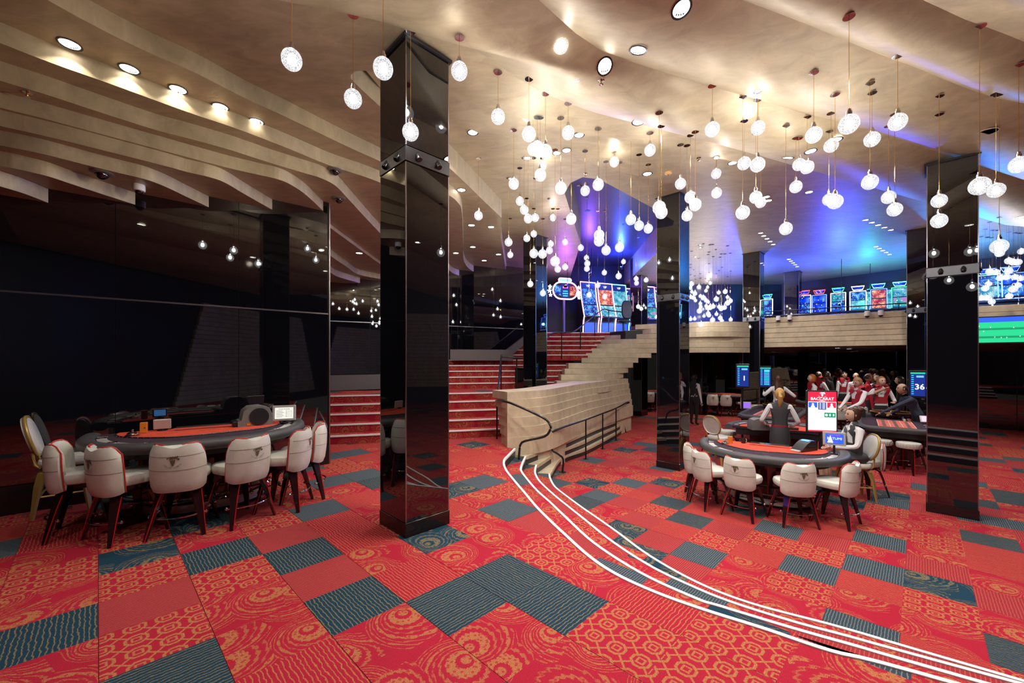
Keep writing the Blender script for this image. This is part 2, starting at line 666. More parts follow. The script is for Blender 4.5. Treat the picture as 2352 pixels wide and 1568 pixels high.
TH, TS, TT = .7894, .5, .005
UD, VD = (math.cos(TH), math.sin(TH)), (math.sin(TH), -math.cos(TH))
G_UP, G_LOW = (3.0106, -5.0669), (10.5869, -2.2369)
TILE = {}


def uvmesh(mb, me, o, uvfun):
    l = me.uv_layers.new(name='UVMap')
    for p in me.polygons:
        for li in p.loop_indices:
            l.data[li].uv = uvfun(me.vertices[me.loops[li].vertex_index].co)


def tile_mesh(k):
    if k not in TILE:
        mb = MB()
        g = .002
        mb.prism([(g, g), (TS - g, g), (TS - g, -TS + g), (g, -TS + g)], -TT, 0)
        me = mb.mesh('carpet_tile_' + k, CK[k])
        uvmesh(mb, me, None, lambda c: (c.x / TS, -c.y / TS))
        TILE[k] = me
    return TILE[k]


ROTT = math.atan2(UD[1], UD[0])


def kind_at(i, j, table, rg):
    k = table.get((i, j))
    if k:
        return k
    r = random.Random(i * 7919 + j * 104729 + rg).random()
    for kk, pr in (('Tf', .05), ('Tp', .04), ('Tsv', .025), ('Rp', .36), ('Rl', .2), ('Rf', .17), ('Rsv', .1), ('Rsu', 1)):
        r -= pr
        if r < 0:
            return kk
    return 'Rp'


def lay_tiles(parent, poly, z, grid, table, rg, lim=290, maxd=16):
    us = [p[0] * UD[0] + p[1] * UD[1] for p in poly]
    vs = [p[0] * VD[0] + p[1] * VD[1] for p in poly]
    i0, i1 = int(math.floor(min(us) / TS - grid[0])) - 1, int(math.ceil(max(us) / TS - grid[0])) + 1
    j0, j1 = int(math.floor(min(vs) / TS - grid[1])) - 1, int(math.ceil(max(vs) / TS - grid[1])) + 1
    cells = []
    for i in range(i0, i1):
        ua = (i + grid[0]) * TS
        c1 = clip(clip(poly, UD, ua + TS), (-UD[0], -UD[1]), -ua)
        if len(c1) < 3:
            continue
        for j in range(j0, j1):
            va = (j + grid[1]) * TS
            q = clip(clip(c1, VD, va + TS), (-VD[0], -VD[1]), -va)
            if len(q) < 3 or parea(q) < .002:
                continue
            ox, oy = UD[0] * ua + VD[0] * va, UD[1] * ua + VD[1] * va
            cx, cy = ox + .25 * (UD[0] + VD[0]), oy + .25 * (UD[1] + VD[1])
            vis = False
            if cy > .9:
                px, py = CX + F * cx / cy, HY + F * (H - z) / cy
                vis = -60 < px < 2412 and py < 1660
            cells.append((math.hypot(cx, cy), vis, i, j, q, ox, oy))
    cells.sort(key=lambda c: c[0])
    n = 0
    rest = {}
    for d, vis, i, j, q, ox, oy in cells:
        if d > 26:
            continue
        k = kind_at(i, j, table, rg)
        full = parea(q) > TS * TS * .999
        if vis and n < lim and d < maxd:
            n += 1
            if full:
                mobj('carpet_tile', tile_mesh(k), parent, (ox, oy, z), ROTT)
            else:
                mb = MB()
                mb.prism([(p[0] - ox, p[1] - oy) for p in q], -TT, 0)
                me = mb.mesh('carpet_cut', CK[k])
                uvmesh(mb, me, None, lambda c: ((c.x * UD[0] + c.y * UD[1]) / TS, (c.x * VD[0] + c.y * VD[1]) / TS))
                mobj('carpet_tile', me, parent, (ox, oy, z), 0)
        else:
            rest.setdefault(k, []).append((q, ox, oy))
    if rest:
        mb = MB()
        uvs = []
        ks = list(rest)
        for mi, k in enumerate(ks):
            for q, ox, oy in rest[k]:
                a = sum(q[i][0] * q[(i + 1) % len(q)][1] - q[(i + 1) % len(q)][0] * q[i][1] for i in range(len(q)))
                if a < 0:
                    q = q[::-1]
                mb.add([(p[0], p[1], z) for p in q], [list(range(len(q)))], mi)
                uvs += [((p[0] - ox) * UD[0] / TS + (p[1] - oy) * UD[1] / TS + ox * 3.7, (p[0] - ox) * VD[0] / TS + (p[1] - oy) * VD[1] / TS + oy * 5.3) for p in q]
        o = mb.obj('carpet_tile_field', [CK[k] for k in ks], parent)
        l = o.data.uv_layers.new(name='UVMap')
        for p in o.data.polygons:
            for li in p.loop_indices:
                l.data[li].uv = uvs[o.data.loops[li].vertex_index]
        tag(o, kind='stuff')


UPT = {(0, 0): 'Tsu', (1, 0): 'Tsv', (1, 1): 'Tsu', (-1, -1): 'Tsv', (-1, -3): 'Tsv', (-2, -4): 'Tsv', (-3, -5): 'Tp', (-4, -3): 'Tsv', (-3, -1): 'Tsu', (0, -5): 'Tf', (1, -2): 'Tp', (3, -2): 'Tf',
       (-5, -7): 'Tf', (-2, 1): 'Tsu', (-1, 2): 'Tp', (3, -4): 'Tp', (2, -7): 'Tf', (1, -9): 'Tf', (7, -8): 'Tp', (-2, -6): 'Tp', (4, -12): 'Tp', (5, -13): 'Tf', (9, -12): 'Tf', (6, -4): 'Tf',
       (0, 1): 'Rp', (0, 2): 'Rp', (-1, 0): 'Rp', (-1, 1): 'Rp', (-2, -1): 'Rp', (-2, 0): 'Rsv', (-2, -2): 'Rp', (-2, -3): 'Rl', (-3, -3): 'Rf', (-3, -4): 'Rl', (-3, -2): 'Rl', (-4, -4): 'Rp', (-4, -5): 'Rl', (-4, -2): 'Rp',
       (2, -1): 'Rp', (1, -1): 'Rp', (0, -1): 'Rsv', (0, -2): 'Rp', (-1, -2): 'Rf', (0, -3): 'Rsv', (0, -4): 'Rsv', (-1, -4): 'Rf', (-1, -5): 'Rl', (2, 0): 'Rl', (2, 1): 'Rp', (2, 2): 'Rsu', (1, 2): 'Rl', (1, 3): 'Rl', (0, 3): 'Rp',
       (2, -2): 'Rp', (2, -3): 'Rsv', (3, -1): 'Rf', (3, 0): 'Rl', (3, -3): 'Rp', (0, 4): 'Tp', (1, 4): 'Rl', (-3, 0): 'Rl', (-4, -1): 'Rp', (-2, -5): 'Rp', (-3, -6): 'Rl', (-4, -6): 'Rp'}
LOT = {(0, 0): 'Tf', (-1, -2): 'Tf', (2, -1): 'Tf', (3, 1): 'Tf', (1, 1): 'Tf', (1, 2): 'Tp', (-2, 1): 'Tf', (1, -3): 'Tsv', (2, -7): 'Tp', (5, -9): 'Tf', (8, -9): 'Tp', (6, -6): 'Tf', (4, -5): 'Tp', (9, -11): 'Tp', (10, -9): 'Tf', (10, -8): 'Tf',
       (8, 1): 'Tp', (5, 3): 'Tsv', (1, -8): 'Tf', (-1, -4): 'Tp', (-2, -3): 'Tp', (-3, -2): 'Tp', (4, -12): 'Tp', (2, -10): 'Tf', (7, 1): 'Tf', (9, 3): 'Tsv', (7, 4): 'Tf', (11, 4): 'Tsv',
       (-1, 1): 'Rp', (-1, 0): 'Rl', (0, -1): 'Rsv', (0, 1): 'Rsv', (1, 0): 'Rl', (1, -1): 'Rl', (2, 0): 'Rf', (2, -2): 'Rsv', (-2, 2): 'Rsv', (-1, 2): 'Rp', (0, 2): 'Rl', (2, 1): 'Rp', (2, 2): 'Rf', (3, 2): 'Rp', (3, -1): 'Rp', (3, 0): 'Rsv', (0, -2): 'Rl', (1, -2): 'Rf', (0, -3): 'Rsv', (4, 1): 'Rp', (3, 3): 'Rsv', (-1, -1): 'Rp', (-2, 0): 'Rp', (-2, -1): 'Rp'}

RS = .1575
LPX = [
    [(1183.6, 1030.3), (1168, 1046), (1159.7, 1055.7), (1159, 1067.6), (1165.7, 1082.5), (1183.6, 1105), (1207.5, 1133), (1234.3, 1164.6), (1264, 1194.5), (1295.5, 1224), (1354.6, 1277), (1415.8, 1317.8), (1505, 1359), (1617, 1399.4), (1755, 1442.8), (1908, 1493.8), (2100, 1542)],
    [(1208, 1048), (1198.5, 1070.6), (1199, 1082.5), (1212, 1100.4), (1234, 1125.8), (1264, 1152.7), (1301.5, 1188.5), (1364.8, 1246), (1472, 1315), (1600, 1374), (1653, 1391), (1824, 1442.8), (1969, 1483.6), (2100, 1521.8)],
    [(1232.8, 1067.6), (1229.9, 1081), (1232.8, 1093), (1243, 1108), (1271.6, 1134.8), (1304.5, 1161.6), (1346, 1194.5), (1408, 1243.8), (1499, 1302), (1600, 1350), (1686, 1384), (1824, 1427.4), (1938.8, 1458), (2100, 1502.7)],
    [(1262.7, 1087.8), (1265, 1099), (1276, 1118), (1304.5, 1140.7), (1338.8, 1166), (1376, 1191.5), (1421, 1223.4), (1493, 1276), (1600, 1336), (1722, 1384), (1898, 1431), (2010, 1463), (2100, 1490)]]
LN = []
for k, pl in enumerate(LPX):
    P = [pz(x, y, -k * RS) for x, y in pl]
    d = (P[-1] - P[-3]).normalized()
    P.append(P[-1] + d * 1.6)
    P.append(P[-1] + d * 3.2)
    LN.append([p.to_2d() for p in smooth_poly(P, 5)])
up_poly = [tuple(p) for p in LN[0]] + [(7.5, -3.5), (-9, -3.5), (-9, 9.4), (-.05, 9.4), (-.09, 7.88)]
floor = MB().prism(up_poly, -.06, -TT - .001).obj('floor_upper', mat('carpet_underlay', (.25, .02, .03), .95))
tag(floor, kind='structure')
lay_tiles(floor, up_poly, 0, G_UP, UPT, 3)
WP = [(-.09, 7.9), (.36, 8.12), (.79, 8.6), (1.29, 9.53), (1.91, 10.7), (2.6, 11.75), (3.33, 12.8), (3.9, 13.6)]
low_poly = [tuple(p) for p in LN[3]] + [(22, -2.5), (24, 10), (12, 25), (2.8, 25), (3.9, 14.0), (2.6, 11.75), (1.29, 9.5), (.7, 8.3)]
floor2 = MB().prism(low_poly, ZL - .06, ZL - TT - .001).obj('floor_lower', M['black'])
tag(floor2, kind='structure')
lay_tiles(floor2, low_poly, ZL, G_LOW, LOT, 5)

# ---- curved steps between the two floors
steps = thing('curved_steps', 'four low curved carpeted steps with white nosings sweeping across the floor', 'steps', (0, 0, 0))


def offs(P, d):
    out = []
    for i, p in enumerate(P):
        t = (P[min(i + 1, len(P) - 1)] - P[max(i - 1, 0)]).normalized()
        out.append(p + Vector((t.y, -t.x)) * d)
    return out


for k in range(4):
    z1, z0 = -k * RS, -(k + 1) * RS
    A = [Vector((p.x, p.y, z1 - .01)) for p in LN[k]]
    B = [Vector((p.x, p.y, z0)) for p in LN[k]]
    Ai = [Vector((p.x, p.y, z1 - .01)) for p in offs(LN[k], .03)]
    Bi = [Vector((p.x, p.y, z0)) for p in offs(LN[k], .03)]
    mb = MB()
    mb.strip(A, B).strip(Bi, Ai).strip(Ai, A)
    mb.obj('riser', M['blackplastic'], steps)
    o0 = offs(LN[k], -.006)
    o1 = offs(LN[k], .026)
    mb = MB()
    mb.strip([Vector((p.x, p.y, z1 + .008)) for p in o1], [Vector((p.x, p.y, z1 + .008)) for p in o0])
    mb.strip([Vector((p.x, p.y, z1 + .008)) for p in o0], [Vector((p.x, p.y, z1 - .03)) for p in o0])
    mb.strip([Vector((p.x, p.y, z1)) for p in o1], [Vector((p.x, p.y, z1 + .008)) for p in o1])
    tag(mb.obj('nosing', M['nosing'], steps), 'white nosing strip')
    if k:
        poly = [tuple(p) for p in LN[k - 1]] + [tuple(p) for p in LN[k][::-1]]
        tr = MB().prism(poly, z1 - .05, z1 - TT - .001).obj('tread', M['black'], steps)
        lay_tiles(tr, poly, z1, G_LOW, LOT, 5, lim=70)

# ================================================================ LAYERED STAIR WALL
wall = thing('stair_side_wall', 'tall beige stair wall of stacked curved horizontal layers beside the black handrails', 'wall', (0, 0, 0))
W3 = [Vector((a, b, 0)) for a, b in WP]


def shift(P, d):
    return [p + Vector((t[1], -t[0], 0)) * d for p, t in zip(P, [((P[min(i + 1, len(P) - 1)] - P[max(i - 1, 0)]).normalized()) for i in range(len(P))])]


def layer(path, z0, z1, depth, name, m, parent):
    """solid ledge: front face along path, going back by depth"""
    P = smooth_poly(path, 5)
    B = shift(P, -depth)
    poly = [(p.x, p.y) for p in P] + [(p.x, p.y) for p in B[::-1]]
    return MB().prism(poly, z0, z1).obj(name, m, parent)


OUT = [Vector(q_).to_3d() for q_ in ((1.1, 9.1), (1.78, 10.0), (2.45, 11.1), (3.24, 12.5), (3.85, 13.8))]
INN = [Vector(q_).to_3d() for q_ in ((.87, 8.75), (1.55, 10.02), (2.2, 11.15), (3.13, 12.5), (3.78, 13.5))]
for k in (3, 2, 1):                              # low terraces that carry the steps on along the wall
    st = LN[k][0]
    path = [Vector((st.x, st.y, 0))] + [i_ + (o_ - i_) * ((k + .15) / 3) for i_, o_ in zip(INN, OUT)]
    z1 = -k * RS
    layer(path, ZL, z1 - .06, .3, 'plinth', M['blackplastic'], wall)
    layer(shift(path, .012), z1 - .06, z1, .34, 'layer', M['plaster_low'], wall)
zs = [-.02, .19, .379, .568, .735, .91, 1.06]
for i in range(6):
    path = shift(W3, .10 - .032 * i)
    path[0] = Vector((-.09, 7.88 + .006 * i, 0))
    z0 = -RS if i == 0 else zs[i]
    layer(path, z0, zs[i + 1], .5 if i < 5 else .62, 'layer', M['plaster_low'], wall)
# under-part down to the lower floor
layer(shift(W3, .04), ZL, -RS, .4, 'layer', M['plaster_low'], wall)


def ray_on(path, x):
    k = (x - CX) / F
    for a, b in zip(path, path[1:]):
        fa, fb = a.x - k * a.y, b.x - k * b.y
        if fa <= 0 <= fb or fb <= 0 <= fa:
            return a + (b - a) * (fa / (fa - fb)), path.index(b)
    return path[-1].copy(), len(path) - 1


LX = [1271, 1279, 1289, 1297, 1306, 1336, 1346, 1358, 1366, 1372, 1378, 1388]
LY = [11.25, 11.58, 11.9, 12.25, 12.6, 13.55, 13.9, 14.25, 14.6, 14.95, 15.3, 15.65]
RX = [1418, 1425, 1432, 1443, 1454, 1466, 1496]
FAC = [Vector((*q_, 0)) for q_ in ((4.75, 14.05), (5.4, 13.75), (6.1, 13.2), (6.9, 13.1), (7.8, 13.42))]
fac2 = thing('curved_balcony_front', 'curved beige balcony front of stacked boards between the stair wall and the far column', 'balcony', (0, 0, 0))
for i in range(13):
    z0, z1 = .749 + .166 * i, .749 + .166 * (i + 1)
    j = min(i, 11)
    S0 = Vector(((LX[j] - CX) / F * LY[j], LY[j], 0))
    if i < 7:
        Ye = 13.35 + .12 * i
        E1 = Vector(((RX[i] - CX) / F * Ye, Ye, 0))
        d_ = (E1 - S0).normalized()
        nn = Vector((d_.y, -d_.x, 0))
        amp = (E1 - S0).length * (.21 - .022 * i)
        path = [S0, S0 + (E1 - S0) * .3 + nn * amp, S0 + (E1 - S0) * .62 + nn * amp * .8, E1]
        layer(path, z0 + .003, z1 - .003, .4, 'layer', M['plaster_low'], wall)
    else:
        wob = .05 * math.sin(i * 2.3)
        if i == 12:
            path = [q_ + Vector((0, .03, 0)) for q_ in FAC]
            path[0] = Vector((4.3, 14.35, 0))
        else:
            E1 = FAC[0]
            path = [S0, S0 + (E1 - S0) * .4 + Vector((.12, -.12, 0)), E1] + [q_ + Vector((wob * .6, wob, 0)) for q_ in FAC[1:-1]] + [FAC[-1]]
        layer(path, z0 + .004, z1 - .004, .25, 'board', M['plaster_low'], fac2)

# ================================================================ MAIN STAIRCASE
stair = thing('staircase', 'broad staircase with red patterned carpet risers and white nosings', 'staircase', (0, 0, 0))


def step(a, b, z0, z1, depth, nrm):
    """one step: nosing from a to b (2D), going back by depth along nrm"""
    n = Vector(nrm)
    a, b = Vector(a), Vector(b)
    poly = [tuple(a), tuple(b), tuple(b + n * depth), tuple(a + n * depth)]
    s = MB().prism(poly, z0, z1 - TT).obj('step', [CK['Rp']], stair)
    L = (b - a).length
    me = s.data
    l = me.uv_layers.new(name='UVMap')
    off = R.random() * 5
    for p in me.polygons:
        for li in p.loop_indices:
            c = me.vertices[me.loops[li].vertex_index].co
            d = Vector((c.x, c.y)) - a
            l.data[li].uv = (d.dot((b - a) / L) / .4 + off, c.z / .4 + d.dot(n) / .4)
    m2 = Matrix.Rotation(math.atan2(b.y - a.y, b.x - a.x), 3, 'Z')
    mid = (a + b) / 2
    tag(MB().box((mid.x, mid.y, z1 - .012), (L, .045, .03), M=m2).obj('nosing', M['nosing'], s), 'white nosing strip')


R1 = .17
ang = math.radians(15)
dr, nr = Vector((math.cos(ang), math.sin(ang))), Vector((-math.sin(ang), math.cos(ang)))
P0 = Vector((-3.4, 8.22))
for i in range(5):
    a = P0 + nr * (.37 * i) - dr * 2.6
    b = P0 + nr * (.37 * i) + dr * (3.52 + .02 * i)
    step(a, b, -.02, R1 * (i + 1), .37 if i < 4 else .45, nr)
# landing one
Z1 = R1 * 5
e = P0 + nr * (.37 * 4)
lp = [tuple(e - dr * 2.6 + nr * .05), tuple(e + dr * 3.5 + nr * .05), (.9, 10.2), (1.35, 11.4), (1.6, 12.6), (-5.8, 10.6)]
land = MB().prism(lp, Z1 - .3, Z1 - TT - .001).obj('landing', M['black'], stair)
lay_tiles(land, lp, Z1 + .001, G_UP, {}, 11, lim=90)
# flight two
R2 = .166
P2 = Vector((-3.6, 11.25))
ang2 = math.radians(13)
d2, n2 = Vector((math.cos(ang2), math.sin(ang2))), Vector((-math.sin(ang2), math.cos(ang2)))
RXS = [1268, 1276, 1285, 1293, 1303]
for i in range(5):
    a = P2 + n2 * (.33 * i) + d2 * .9
    k = (RXS[i] + 14 - CX) / F
    o = P2 + n2 * (.33 * i)
    t = (k * o.y - o.x) / (d2.x - k * d2.y)
    step(a, o + d2 * t, Z1 - .02, Z1 + R2 * (i + 1), .33 if i < 4 else 1.7, n2)
Z2 = Z1 + R2 * 5
# flight three
LX3, RX3 = [1165, 1172, 1182, 1192, 1205, 1220], [1336, 1346, 1357, 1366, 1374, 1388]
for i in range(6):
    Y = 13.55 + .36 * i
    a = Vector(((LX3[i] - CX) / F * Y, Y))
    b = Vector(((RX3[i] + 14 - CX) / F * Y, Y))
    step(a, b, Z2 - .02, Z2 + .17 * (i + 1), .36 if i < 5 else 1.2, Vector((0, 1)))

# ================================================================ WALLS
WA, WB = pz(0, 1185, 0), pz(756, 1064, 0)
wd = (WB - WA).normalized()
wn = Vector((wd.y, -wd.x, 0))


def on_wall(x):
    k = (x - CX) / F
    t = (k * WA.y - WA.x) / (wd.x - k * wd.y)
    return WA + wd * t


wl = tag(MB().prism([tuple((WA - wd * 5).to_2d()), tuple(WB.to_2d()), tuple((WB - wn * .25).to_2d()), tuple((WA - wd * 5 - wn * .25).to_2d())], 0, 4.6).obj('wall_left', M['darkwall']), kind='structure')
# mirror glass panels of the left wall
xs = [-900, -20, 265, 548, 752]
Zc = 2.42
for a, b in zip(xs, xs[1:]):
    p, q = on_wall(a), on_wall(b)
    for z0, z1 in ((.32, Zc - .012), (Zc + .012, 4.5)):
        L = (q - p).length
        mb = MB()
        mb.box(((p + q) / 2 + wn * .008 + Vector((0, 0, (z0 + z1) / 2))), (L - .006, .014, z1 - z0), math.atan2(wd.y, wd.x))
        mb.obj('glass_panel', M['wallglass'], wl)
p, q = on_wall(-900), on_wall(754)
MB().box(((p + q) / 2 + wn * .012 + Vector((0, 0, Zc))), ((q - p).length, .012, .02), math.atan2(wd.y, wd.x)).obj('rail_trim', M['trim'], wl)
MB().box(((p + q) / 2 + wn * .012 + Vector((0, 0, .155))), ((q - p).length, .03, .31), math.atan2(wd.y, wd.x)).obj('kick_panel', M['plinth'], wl)
MB().box((WB + wn * .01 + Vector((0, 0, 2.3))), (.02, .03, 4.6), math.atan2(wd.y, wd.x)).obj('edge_trim', M['trim'], wl)
# back wall of the landings: parapet and black mirror glass
BA, BB = Vector((-6.5, 10.65, 0)), Vector((.62, 14.6, 0))
bd = (BB - BA).normalized()
bn = Vector((bd.y, -bd.x, 0))
brz = math.atan2(bd.y, bd.x)
bw = tag(MB().prism([tuple(BA.to_2d()), tuple(BB.to_2d()), tuple((BB - bn * .2).to_2d()), tuple((BA - bn * .2).to_2d())], 0, 4.9).obj('wall_back', M['darkwall']), kind='structure')
n = 6
for i in range(n):
    p, q = BA + (BB - BA) * (i / n), BA + (BB - BA) * ((i + 1) / n)
    lo = Z1 + .42 if i < 4 else Z2 + .34
    mid = (lo + 4.9) / 2 + .0
    for z0, z1 in ((lo, 2.75), (2.77, 4.9)):
        MB().box((p + q) / 2 + bn * .008 + Vector((0, 0, (z0 + z1) / 2)), ((q - p).length - .012, .014, z1 - z0), brz).obj('glass_panel', M['wallglass'], bw)
MB().box((BA + BB) / 2 + bn * .014 + Vector((0, 0, 2.76)), ((BB - BA).length, .012, .02), brz).obj('rail_trim', M['trim'], bw)
pp = tag(MB().box(BA + (BB - BA) * .34 + bn * .1 + Vector((0, 0, Z1 + .19)), (5.0, .14, .42), brz).obj('parapet', M['stairwall']), 'low grey-brown parapet along the first stair landing', 'parapet')
pp2 = tag(MB().box((-.95, 13.0, Z2 + .15), (2.0, .14, .34), math.radians(14)).obj('parapet', M['stairwall']), 'low grey-brown parapet at the second stair landing below the mirror glass', 'parapet')
mb = MB()
mb.prism([(0, 0), (1.3, .95), (1.3, 1.22), (0, .3)], -.06, .06)
o = mb.obj('parapet', M['stairwall'])
o.rotation_euler = (PI / 2, 0, math.radians(25))
o.location = (-.25, 13.35, Z2 - .02)
tag(o, 'sloping grey parapet climbing beside the top flight of stairs', 'parapet')

# upper level slab, lower hall ceiling, far walls
DC, EC = Vector((7.95, 13.19, 0)), Vector((11.0, 10.75, 0))
fd = (EC - DC).normalized()
up = [(2.45, 15.7), (3.5, 15.7), (4.0, 14.5), (4.8, 14.2), (5.4, 13.95), (6.1, 13.45), (6.9, 13.35), (8.15, 13.55), (11.25, 11.0), (15.5, 7.2), (19, 11), (12, 19.5), (-1.5, 19.5), (-1.5, 15.7)]
sl = tag(MB().prism(up, 2.06, ZU).obj('floor_balcony', [M['darkwall']]), kind='structure')


def wline(name, a, b, z0, z1, m, th=.2, kind='structure'):
    a, b = Vector(a), Vector(b)
    d = (b - a).normalized()
    n = Vector((d.y, -d.x))
    return tag(MB().prism([tuple(a), tuple(b), tuple(b - n * th), tuple(a - n * th)], z0, z1).obj(name, m), kind=kind)


HA, HB = Vector((1.2, 27.3)), Vector((25.0, 5.75))
hb = wline('wall_far', HA, HB, ZL, 2.06, M['darkwall'])
hd = (HB - HA).normalized()
hn = Vector((hd.y, -hd.x))
hr = math.atan2(hd.y, hd.x)
for i in range(14):
    p = HA + (HB - HA) * ((i + .5) / 14)
    MB().box((p.x + hn.x * .01, p.y + hn.y * .01, (ZL + 2.06) / 2), ((HB - HA).length / 14 - .02, .014, 2.06 - ZL), hr).obj('glass_panel', M['wallglass'], hb)
wline('wall_upper_back', (-1.6, 19.0), (12.5, 19.0), ZU, 6.2, M['darkwall'])
wline('wall_upper_side', (12.3, 19.2), (19.2, 10.6), ZU, 6.2, M['darkwall'])
wq = wline('wall_right', (19.4, 12.0), (16.5, -5), ZL, 5.6, M['darkwall'])
for i in range(20):
    MB().cbox((16.45 + .012 * (i % 3), -.6, ZL + 1.0 + .19 * i), (.14, 7.6 - .1 * i, .182), .006, math.radians(-9.7)).obj('board', M['plaster_low'], wq)
wr = wline('wall_rear', (17, -4.6), (-12, -4.6), ZL, 5.6, M['darkwall'])
for i in range(22):                                   # layered beige panelling behind the camera, seen in the mirrors
    MB().cbox((9.5, -4.5 + .012 * (i % 3), ZL + .6 + .19 * i), (9 - .12 * i, .14, .182), .006).obj('board', M['plaster_low'], wr)
wline('wall_side', (-12, -5), (-12, 12), 0, 5.6, M['darkwall'])

# straight balcony front between the two far columns, and its run to the right
fac = thing('straight_balcony_front', 'straight beige balcony front of six long boards above the gaming hall', 'balcony', (0, 0, 0))
frz = math.atan2(fd.y, fd.x)
fn = Vector((fd.y, -fd.x, 0))
fa = DC + fd * .1 + Vector((.16, .2, 0))
fb = EC + Vector((.16, .2, 0))
zz = [2.075, 2.225, 2.375, 2.53, 2.69, 2.86, 3.03]
for i in range(6):
    MB().cbox(((fa + fb) / 2 + fn * (.03 - .004 * i) + Vector((0, 0, (zz[i] + zz[i + 1]) / 2))), ((fb - fa).length, .12, zz[i + 1] - zz[i] - .008), .006, frz).obj('board', M['plaster_low'], fac)
MB().box((fa + fb) / 2 + Vector((0, 0, 2.55)), ((fb - fa).length, .06, .93), frz).obj('backing', M['darkwall'], fac)
fac3 = thing('straight_balcony_front', 'beige balcony front with the big football screen at the right edge', 'balcony', (0, 0, 0))
fc = EC + fd * .3 + Vector((.16, .2, 0))
fe = fc + fd * 4.5
for i in range(6):
    MB().cbox(((fc + fe) / 2 + fn * (.03 - .004 * i) + Vector((0, 0, (zz[i] + zz[i + 1]) / 2))), ((fe - fc).length, .12, zz[i + 1] - zz[i] - .008), .006, frz).obj('board', M['plaster_low'], fac3)


# ================================================================ CEILING
def zpoly(px, z):
    return [pz(x, y, z) for x, y in px]


ZA = 4.78
CEIL = []


def slab(name, poly2, z0, z1, m='plaster'):
    o = MB().prism([(p[0], p[1]) for p in poly2], z0, z1).obj(name, M[m])
    tag(o, kind='structure')
    CEIL.append(o)
    return o


def sm(px, z, n=5):
    return [(p.x, p.y) for p in smooth_poly(zpoly(px, z), n)]


ZM = 5.16
slab('ceiling_main', [(-9, 3), (16, 3), (19.4, 10), (12.4, 19.2), (5.2, 19.2), (4.6, 12), (3.4, 9.6), (1.7, 7.95), (1.35, 7.84), (1.15, 8.1), (1.1, 8.6), (2.05, 12.3), (2.6, 19.2), (-9, 19.2)], ZM, 6.0)
slab('ceiling_recess', [(.6, 7.4), (6, 9), (6, 19.2), (.6, 19.2)], 6.0, 6.1, 'navy')
# middle step
slab('ceiling_step', sm([(1100, 306), (1137, 306), (1223, 328), (1287, 351), (1383, 383), (1500, 412), (1620, 440)], 4.98) + [(8.5, 8.0), (8.5, 3.2), (-2, 3.2), (-1.6, 5.0)], 4.98, ZM + .02)
# slab over the near hall and the left side
E0 = [(868, 165), (930, 185), (1037, 222), (1080, 236), (1134, 249), (1178, 265), (1239, 281), (1319, 303), (1420, 320), (1561, 345), (1750, 385)]
notch = [(806, 172), (812, 187), (868, 240), (950, 312), (1048, 400), (1113, 463), (1152, 500)]
far = [pz(1150, 545, ZA), pz(1165, 640, ZA)]
polyA = sm(E0[::-1], ZA) + [(p.x, p.y) for p in zpoly([(835, 162), (815, 164)], ZA)] + sm(notch, ZA) + [(p.x, p.y) for p in far] + [(-9, 16), (-9, -4), (9, -4), (9, 5.5)]
slab('ceiling_near', polyA, ZA, ZM + .03)
EDG = [([(560, -12), (630, 0), (760, 15), (880, 50), (930, 65), (1000, 78), (1041, 88), (1083, 105), (1118, 131), (1178, 172), (1223, 201), (1287, 230), (1373, 261), (1478, 287), (1561, 309), (1638, 328), (1760, 362)], 4.72),
       ([(1170, -60), (1239, 0), (1265, 25), (1319, 73), (1338, 92), (1383, 118), (1414, 134), (1469, 147), (1523, 166), (1606, 191), (1700, 217), (1841, 258), (1969, 293), (2065, 322), (2160, 352)], 4.60),
       ([(1600, -40), (1704, 0), (1841, 51), (1943, 94), (2010, 121), (2097, 153), (2160, 179), (2208, 198), (2288, 225), (2420, 250)], 4.52),
       ([(2020, -50), (2119, 0), (2176, 26), (2224, 48), (2288, 70), (2352, 96), (2460, 140)], 4.38)]
ZF = 4.75


def resample(P, n):
    d = [0]
    for p_, q_ in zip(P, P[1:]):
        d.append(d[-1] + (q_ - p_).length)
    out, j = [], 0
    for k in range(n):
        t_ = d[-1] * k / (n - 1)
        while j < len(d) - 2 and d[j + 1] < t_:
            j += 1
        out.append(P[j] + (P[j + 1] - P[j]) * ((t_ - d[j]) / max(d[j + 1] - d[j], 1e-6)))
    return out


edges = []
for px, z in EDG:
    q = [Vector(p_) for p_ in sm(px, ZF)]
    a_, b_ = (q[0] - q[3]).normalized(), (q[-1] - q[-4]).normalized()
    edges.append(resample([q[0] + a_ * 7, q[0] + a_ * 2.5] + q + [q[-1] + b_ * 3, q[-1] + b_ * 8], 60))
edges.append([p_ + Vector((1.6, -2.0)) for p_ in edges[-1]])
edges.append([p_ + Vector((2.2, -2.8)) for p_ in edges[-1]])
for i in range(5):                                     # curved plaster vaults creased along the edges
    mb = MB()
    rows = []
    for k in range(25):
        t_ = k / 24
        rows.append([Vector((*(p_ + (q_ - p_) * t_), ZF - .15 * math.sin(PI * t_) * (1 - .25 * t_))) for p_, q_ in zip(edges[i], edges[i + 1])])
    mb.loft(rows, closed=False, caps=False)
    o = mb.obj('ceiling_fold', M['plaster'], smooth=True)
    tag(o, kind='structure')
    CEIL.append(o)
